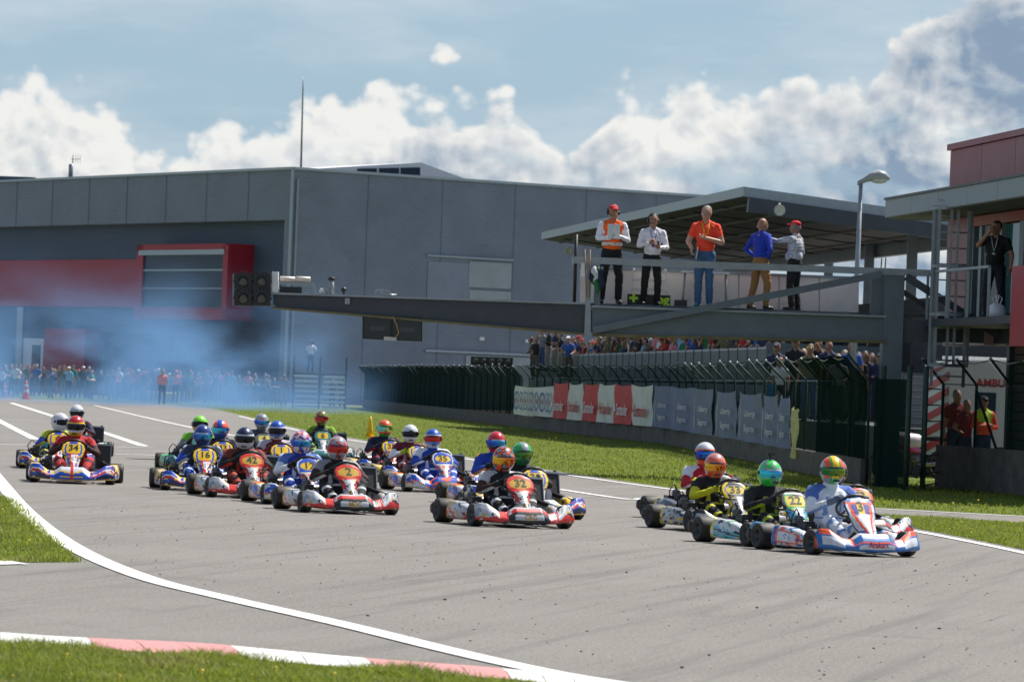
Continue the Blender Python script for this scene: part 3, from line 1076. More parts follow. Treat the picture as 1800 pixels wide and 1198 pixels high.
for x0, x1 in ((640, 686), (691, 740)):
    t = (x0 - 637) * .055
    o = slab([(x0, 555 + t), (x1, 557 + t), (x1, 595 + t), (x0, 593 + t)], .03, .06, M('display_hatch', (0.02, 0.026, 0.025), .35), 'hatch', None); o.parent = disp
    lt = put('lettering', text_mesh('||||||||||||', M('grey_print', (0.16, 0.17, 0.17), .6), .09), disp, gp((x0 + x1) / 2, 576 + t, .02) - O_G, (R(90), 0, 0))
b = MB(); b.tube([gp(690, 556, .0) - O_G, gp(697, 570, -.01) - O_G, gp(701, 585, -.01) - O_G, gp(694, 594, 0) - O_G], .012, 6); b.build('cable', M('tan_cable', C(170, 140, 90), .6), disp)
o = slab([(675, 591), (697, 593), (697, 599), (675, 597)], -.05, .1, M('grey_router', C(190, 188, 180), .5), 'network_box', None); o.parent = disp

# ------------------------------------------------------------------ canopy over the stand
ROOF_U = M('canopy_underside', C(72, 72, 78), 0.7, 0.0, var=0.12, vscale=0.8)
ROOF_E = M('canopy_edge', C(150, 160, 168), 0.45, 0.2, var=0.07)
F1, F2 = P(952, 408, 165), P(1307, 328, 122.6)
F1.z = F2.z = (F1.z + F2.z) / 2
B2 = P(1740, 389, 124.0)
B1 = F1 + (B2 - F2)
O_C = Vector((F2.x, F2.y, 0))
canopy = thing('stand_canopy', 'dark grandstand canopy with pale sloping edge on steel posts', 'canopy', O_C)
b = MB()
q = [F1, F2, B2, B1]
dn = Vector((0, 0, -.28))
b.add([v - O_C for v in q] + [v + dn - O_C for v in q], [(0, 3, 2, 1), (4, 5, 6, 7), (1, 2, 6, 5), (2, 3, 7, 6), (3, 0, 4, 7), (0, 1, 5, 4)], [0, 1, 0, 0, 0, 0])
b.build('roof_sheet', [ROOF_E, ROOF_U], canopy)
along = (F1 - F2).normalized()
L_ = (F1 - F2).length
across = (B2 - F2)
for k in range(9):
    p = F2 + along * (L_ * (k + .3) / 9) - O_C
    b = MB(); b.beam(p + across * .06 + dn + Vector((0, 0, -.02)), p + across + dn + Vector((0, 0, -.02)), .10, .05); b.build('rafter', M('canopy_rafter', C(68, 68, 74), .65), canopy)
for k in range(5):
    p = F2 + across * ((k + .5) / 5) - O_C
    b = MB(); b.beam(p + dn * 1.1, p + along * L_ + dn * 1.1, .08, .07); b.build('purlin', M('canopy_rafter', C(68, 68, 74), .65), canopy)
for px, Y in ((1458, 152), (1529, 139), (1604, 129)):
    p = P(px, 430, Y)
    b = MB(); b.box((p.x - .15 - O_C.x, p.y - .15 - O_C.y, 0), (p.x + .15 - O_C.x, p.y + .15 - O_C.y, B2.z - .2)); b.build('post', STEEL, canopy)
b = MB(); b.beam(B2 + dn * 1.6 - O_C, B2 + along * L_ + dn * 1.6 - O_C, .25, .45); b.build('edge_beam', STEEL_D, canopy)
b = MB(); b.beam(F2 + across * .02 + dn * 1.8 - O_C, F2 + across + dn * 1.8 - O_C, .2, .42); b.build('end_beam', STEEL_D, canopy)
for px, py, Y in ((1370, 370, 122), (1000, 441, 160)):
    p = P(px, py, Y) - O_C
    b = MB(); b.lathe([(.02, .14), (.06, .1), (.07, 0), (.15, -.1), (.165, -.16), (.10, -.12), (0, -.1)], 16, 'Y', p); b.tube([p + Vector((0, .1, 0)), p + Vector((0, .1, .22))], .03, 6)
    b.build('horn_speaker', M('cream_horn', C(205, 203, 190), .5), canopy)

# ------------------------------------------------------------------ raised stand with barrier
S0, S1 = P(938, 640, 190), P(1352, 640, 118)
ZT, ZD = 2.95, 1.9
O_S = Vector((S1.x, S1.y, 0))
stand = thing('spectator_stand', 'raised concrete spectator stand with grey slatted barrier', 'grandstand', O_S)
sd = Vector((S0.x - S1.x, S0.y - S1.y, 0))
SL = sd.length
sd.normalize()
sn = Vector((sd.y, -sd.x, 0))                      # away from the track
if sn.x < 0:
    sn = -sn
BAR = M('grey_barrier_paint', C(98, 108, 108), 0.55, var=0.1, dirt=0.2)


def sbox(s0, s1, n0, n1, z0, z1, mat, name, parent=stand):
    vs = [sd * s + sn * n_ + Vector((0, 0, z)) for s in (s0, s1) for n_ in (n0, n1) for z in (z0, z1)]
    return MB().add(vs, [(0, 1, 3, 2), (4, 6, 7, 5), (0, 4, 5, 1), (2, 3, 7, 6), (0, 2, 6, 4), (1, 5, 7, 3)]).build(name, mat, parent)


sbox(-24, -.2, -.3, 5.0, 0, 1.0, M('stand_base_dark', C(70, 76, 78), .9, var=.3), 'lower_terrace')
sbox(0, SL, .05, 5.0, 0, ZD - .55, M('stand_base_dark', C(70, 76, 78), .9, var=.3), 'base')
sbox(0, SL, -.1, 5.0, ZD - .54, ZD, M('stand_deck_concrete', C(118, 126, 124), .85, var=.15), 'deck')
sbox(0, SL, 3.0, 5.0, ZD, ZD + .45, CONCRETE, 'step')
sbox(0, SL, -.06, -.01, ZT - .06, ZT, GALV, 'top_rail')
sbox(0, SL, -.06, -.01, ZD + .06, ZD + .12, BAR, 'bottom_rail')
k = 0
while k * 2.0 < SL:
    s0 = k * 2.0
    sbox(s0 - .03, s0 + .03, -.08, 0.0, ZD - .5, ZT + .0, BAR, 'barrier_post')
    b = MB()
    for j in range(11):
        s = s0 + .14 + j * .172
        if s < SL:
            b.beam(sd * s + sn * -.035 + Vector((0, 0, ZD + .1)), sd * s + sn * -.035 + Vector((0, 0, ZT - .05)), .03, .13, up=sd)
    b.build('baluster_panel', BAR, stand)
    k += 1
sbox(-.05, .05, -.1, 3.2, ZD, ZT + .12, BAR, 'end_barrier')
sbox(-24, -0.2, 3.9, 4.0, 1.0, ZT + 1.0, DARK, 'rear_screen')
sbox(0, SL, 4.9, 5.0, ZD, ZT + 1.6, DARK, 'rear_screen')

# ------------------------------------------------------------------ control tower on the right
T0 = P(1655, 700, 84); T0.z = 0
TA = Vector((.1305, -.9914, 0)); TN = Vector((.9914, .1305, 0))
tower = thing('control_tower', 'red and grey race control tower with wide flat awning', 'building', T0)
PINK = M('glossy_red_cladding', C(138, 46, 62), 0.45, 0.0, 0.0, var=0.05, vscale=0.6)
SPAND = M('pale_pink_cladding', C(196, 158, 166), 0.4, var=0.05)
DKRED = M('dark_red_panel', C(120, 22, 26), 0.45, var=0.1)
FRAME = M('pale_window_frame', C(116, 130, 136), 0.45, var=0.06)
TEAL = glass_mat('teal_tower_glass', (0.03, 0.14, 0.14))


def tbox(a0, a1, n0, n1, z0, z1, mat, name, parent=tower):
    vs = [TA * a + TN * n_ + Vector((0, 0, z)) for a in (a0, a1) for n_ in (n0, n1) for z in (z0, z1)]
    return MB().add(vs, [(0, 1, 3, 2), (4, 6, 7, 5), (0, 4, 5, 1), (2, 3, 7, 6), (0, 2, 6, 4), (1, 5, 7, 3)]).build(name, mat, parent)


for k in range(5):
    tbox(k * 2.6 + .012, k * 2.6 + 2.588, 0, 6, 5.60, 6.55, PINK, 'cladding_panel')
tbox(-.06, 13.1, -.06, 6.0, 6.56, 6.68, PINK, 'parapet_cap')
tbox(-1.14, 13, -1.0, 5.9, 5.22, 5.27, M('awning_soffit', C(96, 98, 92), .7), 'awning_soffit')
for k in range(6):
    tbox(-1.14 + k * 2.3 + .008, -1.14 + k * 2.3 + 2.292, -1.02, -.9, 5.24, 5.58, FRAME, 'awning_fascia')
tbox(-1.16, 13, -1.05, 5.9, 5.585, 5.63, BLACK, 'awning_edge')
tbox(-1.15, -1.04, -.88, 5.9, 5.21, 5.57, FRAME, 'awning_fascia')
tbox(.3, 13, .25, 6, 2.75, 5.21, M('booth_wall', C(78, 84, 88), .6), 'booth_wall')
tbox(.0, 1.75, .0, .24, 3.2, 5.19, DKRED, 'red_panel')
tbox(1.76, 13, .02, .24, 5.0, 5.19, M('orange_lintel', C(150, 56, 28), .5), 'lintel')
for a0, a1 in ((1.8, 2.05), (2.5, 2.7), (4.0, 4.25), (5.6, 5.95), (7.0, 7.3), (8.9, 9.2)):
    tbox(a0, a1, .03, .23, 3.2, 4.99, FRAME, 'window_frame')
for a0, a1 in ((2.06, 2.49), (4.26, 5.59), (5.96, 6.99), (7.31, 8.89)):
    tbox(a0, a1, .14, .2, 3.3, 4.98, TEAL if a0 == 4.26 else GLASS, 'window_pane')
tbox(2.71, 3.99, .08, .23, 3.2, 4.99, M('booth_grey_panel', C(104, 112, 114), .5), 'wall_panel')
tbox(0, 3.4, -.02, .22, 2.72, 3.18, SPAND, 'spandrel')
tbox(3.0, 13, -1.15, .24, 3.02, 3.16, STEEL_D, 'balcony_deck')
tbox(10.1, 14, -1.22, -1.0, 2.62, 4.0, RED, 'balcony_front')
tbox(5.0, 13, .3, 5.8, 0, 2.74, DARK, 'undercroft')
for k in range(15):
    tbox(4.9, 13, .2, .29, .1 + k * .175, .1 + k * .175 + .15, M('brown_slat', C(96, 78, 66), .7, var=.2), 'wall_slat')
tbox(6.0, 7.3, .12, .19, 1.0, 2.2, M('maroon_door', C(90, 30, 36), .5), 'door')
tbox(4.7, 4.89, .1, .4, 0, 2.74, STEEL_D, 'corner_post')
b = MB(); b.beam(TA * 3.2 + TN * -1.1 + Vector((0, 0, 4.05)), TA * 8.0 + TN * -1.1 + Vector((0, 0, 4.05)), .05, .05); b.build('balcony_rail', GALV, tower)
for a in (3.2, 4.8, 6.4, 8.0):
    b = MB(); b.beam(TA * a + TN * -1.1 + Vector((0, 0, 3.1)), TA * a + TN * -1.1 + Vector((0, 0, 4.02)), .05, .05); b.build('rail_post', GALV, tower)

# caged ladder
p0 = P(1664, 700, 80.1); p0.z = 0
lad = thing('caged_ladder', 'galvanised caged access ladder beside the platform column', 'ladder', p0)
zb, ztop = 2.3, P(1664, 362, 80.1).z
for i, a in enumerate((0, 40, 80, 100, 140, 180)):
    x, y = -.36 * math.cos(R(a)), -.36 * math.sin(R(a))
    b = MB(); b.beam((x, y, zb), (x, y, ztop), .035, .05); b.build('cage_bar', STEEL_L, lad)
for z in (zb, zb + .95, zb + 1.85, ztop - .05):
    b = MB()
    for a in range(0, 180, 20):
        b.beam((-.37 * math.cos(R(a)), -.37 * math.sin(R(a)), z), (-.37 * math.cos(R(a + 20)), -.37 * math.sin(R(a + 20)), z), .02, .06)
    b.build('cage_hoop', STEEL_L, lad)
for k in range(6, 18):
    b = MB(); b.tube([(-.3, .02, .3 + k * .3), (.3, .02, .3 + k * .3)], .014, 6); b.build('rung', GALV, lad)
for x in (-.3, .3):
    b = MB(); b.beam((x, .02, zb - .4), (x, .02, ztop), .03, .06); b.build('rail', STEEL_L, lad)

# street lamp
p0 = P(1498, 700, 96); p0.z = 0
lamp = thing('street_lamp', 'tall street lamp with curved grey head behind the platform', 'lamp', p0)
zt = P(1500, 322, 96).z
b = MB(); b.tube([(0, 0, 0), (0, 0, zt * .6), (.02, 0, zt)], [.09, .065, .045], 10); b.build('pole', GALV, lamp)
b = MB()
secs = [(-.06, .05, .05, .0), (.05, .06, .06, .06), (.2, .13, .10, .15), (.4, .17, .13, .20), (.55, .15, .10, .19), (.66, .05, .04, .14)]
b.rings([[(x, w * math.cos(2 * math.pi * k / 12), z + h * math.sin(2 * math.pi * k / 12)) for k in range(12)] for x, w, h, z in secs])
hd = b.build('lamp_head', STEEL_L, lamp, (0, 0, zt))
b = MB(); b.ball((.42, 0, zt + .10), (.20, .13, .09), 14, 8); b.build('lamp_glass', glass_mat('lamp_bowl', (.5, .52, .5), .1), lamp)

# ------------------------------------------------------------------ boundary fence
FENCE_PX = [(640, 716), (700, 724), (760, 731.5), (850, 742.5), (930, 752.5), (1004, 762), (1100, 772), (1180, 781.5), (1240, 794), (1320, 809), (1414, 830), (1470, 841), (1522, 851)]
fpts = smooth_line([G(*p) for p in FENCE_PX], 10)
facc = [0]
for a, c in zip(fpts, fpts[1:]):
    facc.append(facc[-1] + (c - a).length)


def fence_s(s):
    for i in range(len(facc) - 1):
        if s <= facc[i + 1] or i == len(facc) - 2:
            t = (s - facc[i]) / (facc[i + 1] - facc[i])
            return fpts[i].lerp(fpts[i + 1], t), (fpts[i + 1] - fpts[i]).normalized()


def fence_px(px):
    """arc length at which the fence foot is seen at a pixel column"""
    best = None
    for i in range(200 * 4):
        s = facc[-1] * i / 800
        p, _ = fence_s(s)
        d = CAM_R.transposed() @ (p - Vector((0, 0, CAM_H)))
        x = W_PX / 2 - F_PX * d.x / d.z
        if best is None or abs(x - px) < best[0]:
            best = (abs(x - px), s)
    return best[1]


def mesh_mat(name, alpha, col, base):
    """chain-link: crossed wires with open diamonds"""
    m, n, b, o = new_mat(name)
    t = n.nodes.new('ShaderNodeTexCoord').outputs['UV']
    x, y, z = sep(n, t)
    w1 = ((x + y) * 22.0)._m('FRACT')
    w2 = ((x - y) * 22.0)._m('FRACT')
    wire = (w1.smooth(0.0, 0.02, 1.0, 0.0).max(w1.smooth(1 - alpha * .42, 1.0))).max(w2.smooth(1 - alpha * .42, 1.0))
    b.inputs['Base Color'].default_value = (*col, 1)
    b.inputs['Roughness'].default_value = 0.9
    b.inputs['Specular IOR Level'].default_value = 0.0
    tr = n.nodes.new('ShaderNodeBsdfTransparent')
    mx = n.nodes.new('ShaderNodeMixShader')
    f = (wire * 0.5 + base).clamp()
    n.links.new(f.s, mx.inputs[0])
    n.links.new(tr.outputs[0], mx.inputs[1])
    n.links.new(b.outputs[0], mx.inputs[2])
    n.links.new(mx.outputs[0], o.inputs[0])
    return m


NET = mesh_mat('green_chain_link', 0.72, (0.012, 0.034, 0.028), 0.36)
NET_D = mesh_mat('green_shade_net', 0.9, (0.008, 0.022, 0.018), 0.88)
fence = thing('boundary_fence', 'dark green chain link fence on concrete wall with overhanging posts', 'fence', fpts[-1])
FO = Vector(fpts[-1])
WALL_H, POST_H = 0.48, 1.95


rj = random.Random(21)


def fence_run(pts_fn, s0, s1, wall_h, parent, org, dark=lambda s: False, step=2.6, brace=False):
    n = max(1, int(round((s1 - s0) / step)))
    for k in range(n + 1):
        s = s0 + (s1 - s0) * k / n
        p, d = pts_fn(s)
        side = Vector((d.y, -d.x, 0)).normalized()
        if side.x > 0:
            side = -side
        q = p - org
        jit = Vector((rj.uniform(-.04, .04), rj.uniform(-.06, .06), rj.uniform(-.05, .04)))
        arm = q + side * .42 + Vector((0, 0, POST_H + .45)) + (jit if k else Vector())
        b = MB()
        b.tube([q + Vector((0, 0, 0)), q + Vector((0, 0, POST_H)), arm], .028, 6)
        b.build('post', GREEN_ST, parent)
        b = MB(); b.tube([arm, arm + (arm - q - Vector((0, 0, POST_H))).normalized() * .04], .034, 6); b.build('post_cap', GALV, parent)
        if k == n:
            break
        s2 = s0 + (s1 - s0) * (k + 1) / n
        p2, d2 = pts_fn(s2)
        q2 = p2 - org
        arm2 = q2 + side * .42 + Vector((0, 0, POST_H + .45))
        # concrete foot panel
        b = MB()
        t = .11
        v = []
        for c in (q.lerp(q2, .004), q.lerp(q2, .996)):
            for sgn in (1, -1):
                for z in (0, wall_h):
                    v.append(c + side * (t * sgn) + Vector((0, 0, z)))
        b.add(v, [(0, 1, 3, 2), (4, 6, 7, 5), (0, 4, 5, 1), (2, 3, 7, 6), (0, 2, 6, 4), (1, 5, 7, 3)])
        b.build('concrete_panel', CONCRETE, parent)
        # mesh, upright and overhang
        me = bpy.data.meshes.new('mesh_panel')
        vs = [q + Vector((0, 0, wall_h)), q2 + Vector((0, 0, wall_h)), q2 + Vector((0, 0, POST_H)), q + Vector((0, 0, POST_H)), arm2, arm]
        vs = [w + side * .04 for w in vs]
        me.from_pydata(vs, [], [(0, 1, 2, 3), (3, 2, 4, 5)])
        uv = me.uv_layers.new()
        L = (q2 - q).length
        co = [(0, 0), (L, 0), (L, POST_H - wall_h), (0, POST_H - wall_h), (0, POST_H - wall_h), (L, POST_H - wall_h), (L, POST_H), (0, POST_H)]
        for i, c in enumerate(co):
            uv.data[i].uv = (c[0], c[1])
        me.materials.append(NET_D if dark(s) else NET)
        put('mesh_panel', me, parent)
        b = MB()
        mid = arm.lerp(arm2, .5) - Vector((0, 0, .07))
        b.tube([arm, mid, arm2], .012, 5)
        b.tube([q + Vector((0, 0, POST_H)), q2 + Vector((0, 0, POST_H))], .012, 5)
        b.build('strand_wire', GALV, parent)
        if brace and k % 3 == 1:
            b = MB(); b.tube([q + Vector((0, 0, POST_H - .1)), q + d * 1.1 + Vector((0, 0, wall_h))], .03, 6); b.build('brace', GREEN_ST, parent)


sd0 = fence_px(1412)
fence_run(fence_s, 0, facc[-1], WALL_H, fence, FO, dark=lambda s: s > sd0 or s < fence_px(905) * 1.0)
# second run, right of the gate
r0, r1 = G(1652, 856), G(1900, 879)
fence2 = thing('boundary_fence', 'green mesh fence on tall stained concrete wall before the ambulance', 'fence', r0)
rl = (r1 - r0)
fence_run(lambda s: (r0 + rl.normalized() * s, rl.normalized()), 0, rl.length, 0.80, fence2, Vector(r0), step=1.75, brace=True)
# gate between the two runs: a dark netted leaf and an open barred leaf
gp0, gp1, gp2 = G(1523, 853), G(1592, 860), G(1621, 861)
gate = thing('fence_gate', 'dark netted fence gate with barred leaf beside the concrete wall', 'gate', gp1)
for p in (gp0 + Vector((.25, 0, 0)), gp1, gp2):
    b = MB(); b.tube([p - gp1, p - gp1 + Vector((0, 0, 2.25))], .05, 8); b.build('post', GREEN_ST, gate)
me = bpy.data.meshes.new('net')
a, c = gp0 + Vector((.1, .02, 0)) - gp1, gp1 - gp1
me.from_pydata([a, c, c + Vector((0, 0, 2.0)), a + Vector((0, 0, 2.0))], [], [(0, 1, 2, 3)])
uv = me.uv_layers.new()
for i, w in enumerate(((0, 0), (1.2, 0), (1.2, 2), (0, 2))):
    uv.data[i].uv = w
me.materials.append(NET_D)
put('net', me, gate)
for z in (.08, .30, .62, .95, 1.25, 1.55, 1.85):
    b = MB(); b.tube([gp2 - gp1 + Vector((0, 0, z)), r0 - gp1 + Vector((-.05, 0, z))], .014, 6); b.build('gate_bar', GREEN_ST, gate)
b = MB(); b.box((.03, -.12, .25), (.14, -.02, .5), M4=Matrix.Rotation(.25, 4, 'Y')); b.build('padlock_bag', BLACK, gate)

# ------------------------------------------------------------------ banners on the fence
BRED = M('banner_red', C(206, 74, 70), .75, var=.10, vscale=3, dirt=.12, dcol=C(190, 120, 100))
BWHI = M('banner_white', C(214, 214, 200), .75, var=.06, vscale=3, dirt=.2, dcol=C(190, 186, 150))
BBLU = M('banner_slate_blue', C(108, 117, 142), .75, var=.12, vscale=3, dirt=.2, dcol=C(110, 112, 130))
INK_W, INK_R, INK_B = M('print_white', C(226, 226, 222), .7), M('print_red', C(190, 48, 46), .7), M('print_blue', C(70, 110, 170), .7)


def banner(x0, x1, z0a, z1a, z0b, z1b, mat, label, group, seed):
    rr = random.Random(seed)
    s0, s1 = fence_px(x0), fence_px(x1)
    pa, _ = fence_s(s0); pb, _ = fence_s(s1)
    d = (pb - pa); d.z = 0
    w = d.length
    d.normalize()
    nrm = Vector((d.y, -d.x, 0))
    if nrm.x > 0:
        nrm = -nrm
    o = pa + nrm * .16
    ph = rr.uniform(0, 6)
    rr_a = rr.uniform(5, 10)
    dsag = rr.uniform(.02, .09)
    cols, rows = 14, 8
    vs, fs = [], []
    for j in range(rows + 1):
        v = j / rows
        for i in range(cols + 1):
            u = i / cols
            z0, z1 = z0a + (z0b - z0a) * u, z1a + (z1b - z1a) * u
            sag = -dsag * math.sin(u * math.pi) * v
            bulge = .05 * math.sin(u * rr_a + ph + v * 1.5) * (1 - .3 * v) + .03 * math.sin(u * math.pi) + .02 * math.sin((u + v) * 9 + ph)
            vs.append(d * (w * (.004 + .992 * u)) + nrm * bulge + Vector((0, 0, z0 + (z1 - z0) * v + sag)))
    for j in range(rows):
        for i in range(cols):
            k = j * (cols + 1) + i
            fs.append((k, k + 1, k + cols + 2, k + cols + 1))
    b = MB().add(vs, fs, 0, True)
    ob = b.build('banner', mat, None, o)
    tag(ob, label, 'banner', group)
    rot = Matrix((d, Vector((0, 0, 1)), d.cross(Vector((0, 0, 1))))).transposed()
    return ob, w, d, nrm, rot


def on_banner(ob, w, d, nrm, rot, me, u, z, sx=1.0, sy=1.0, turn=0.0, proud=.085, name='lettering'):
    o = put(name, me, ob)
    m4 = Matrix.Translation(d * (w * u) + nrm * proud + Vector((0, 0, z))) @ rot.to_4x4() @ Matrix.Rotation(turn, 4, 'Z') @ Matrix.Diagonal((sx, sy, 1, 1))
    o.matrix_local = m4
    return o


bn = banner(911, 976, .50, 1.62, .52, 1.66, BWHI, 'white banner printed with a row of blue rings on the fence', None, 1)
ringm = MB()
for k in range(24):
    a, c = 2 * math.pi * k / 24, 2 * math.pi * (k + 1) / 24
    ringm.add([(.8 * math.cos(a), .8 * math.sin(a), 0), (math.cos(a), math.sin(a), 0), (math.cos(c), math.sin(c), 0), (.8 * math.cos(c), .8 * math.sin(c), 0)], [(0, 1, 2, 3)])
ringm = ringm.mesh('printed_ring', INK_B)
smal = text_mesh('kart', INK_R, .5, bold=.01)
for k in range(7):
    on_banner(*bn, ringm, .08 + k * .14, 1.05, bn[1] * .058, .36, name='printed_ring')
    on_banner(*bn, smal, .08 + k * .14, 1.08, .7, .6)
cuts = [977, 1003, 1030, 1059, 1088, 1117, 1152]
for k in range(6):
    red = k % 2 == 0
    bn = banner(cuts[k], cuts[k + 1], .50, 1.80, .50, 1.80, BRED if red else BWHI,
                ['faded red banner next to the white banner with rings', 'off white lettered banner between the first two red banners', 'faded red banner in the middle of the red and white row', 'off white lettered banner between the second and third red banners', 'last faded red banner, second from the slate blue banners', 'off white red-lettered banner next to the slate blue banners'][k],
                'red and white lettered fence banners', 10 + k)
    t = text_mesh('Santander', INK_W if red else INK_R, .5, bold=.008)
    on_banner(*bn, t, .54, .95, bn[1] * .74 / 2.3, 1.05)
    fl = MB().add([(-.5, 0, 0), (0, -.35, 0), (.5, 0, 0), (.25, .5, 0), (.05, 1.1, 0), (-.1, .6, 0), (-.35, .9, 0)], [(0, 1, 2, 3, 4, 5, 6)]).mesh('printed_flame', INK_W if red else INK_R)
    on_banner(*bn, fl, .12, .95, bn[1] * .10, .18, name='printed_flame')
cuts = [1152, 1186, 1223, 1262, 1303, 1347, 1378, 1398]
fig = MB().add([(-.12, -1, 0), (.14, -1, 0), (.2, -.2, 0), (.12, .25, 0), (.18, .5, 0), (.10, .75, 0), (.06, 1.2, 0), (-.02, 1.2, 0), (-.06, .7, 0), (-.16, .45, 0), (-.12, .1, 0), (-.2, -.3, 0)],
               [tuple(range(12))]).mesh('printed_figure', INK_W)
for k in range(7):
    x0, x1 = cuts[k], cuts[k + 1]
    f0_, f1_ = (x0 - 1152) / 246, (x1 - 1152) / 246
    bn = banner(x0 + .6, x1, .50 - .04 * f0_, 1.80 - .16 * f0_, .50 - .04 * f1_, 1.80 - .16 * f1_, BBLU,
                ['first', 'second', 'third', 'fourth', 'fifth', 'sixth'][k] + ' slate blue banner counted from the red and white ones' if k < 6 else 'narrow slate blue banner folded at the end of the row',
                'slate blue fence banners' if k < 6 else None, 30 + k)
    zc = 1.05 - .06 * f0_
    on_banner(*bn, fig, .28, zc, .22 if k < 6 else .1, .42, name='printed_figure')
    on_banner(*bn, text_mesh('Liberty', INK_W, .5), .66, zc + .14, bn[1] * .50 / 1.6, .46, proud=.09)
    on_banner(*bn, text_mesh('Seguros', INK_W, .5), .66, zc - .22, bn[1] * .50 / 1.9, .46, proud=.09)
bn = banner(1401, 1411, .30, 1.40, .28, 1.36, M('banner_cream', C(190, 184, 120), .75, var=.15), 'thin cream strip banner hanging at the end of the fence', None, 50)
on_banner(*bn, text_mesh('open', INK_W, .3), .5, .9, .5, .8)
# ================================================================== PEOPLE
def seg_pts(p0, p1, n):
    return [p0.lerp(p1, i / (n - 1)) for i in range(n)]


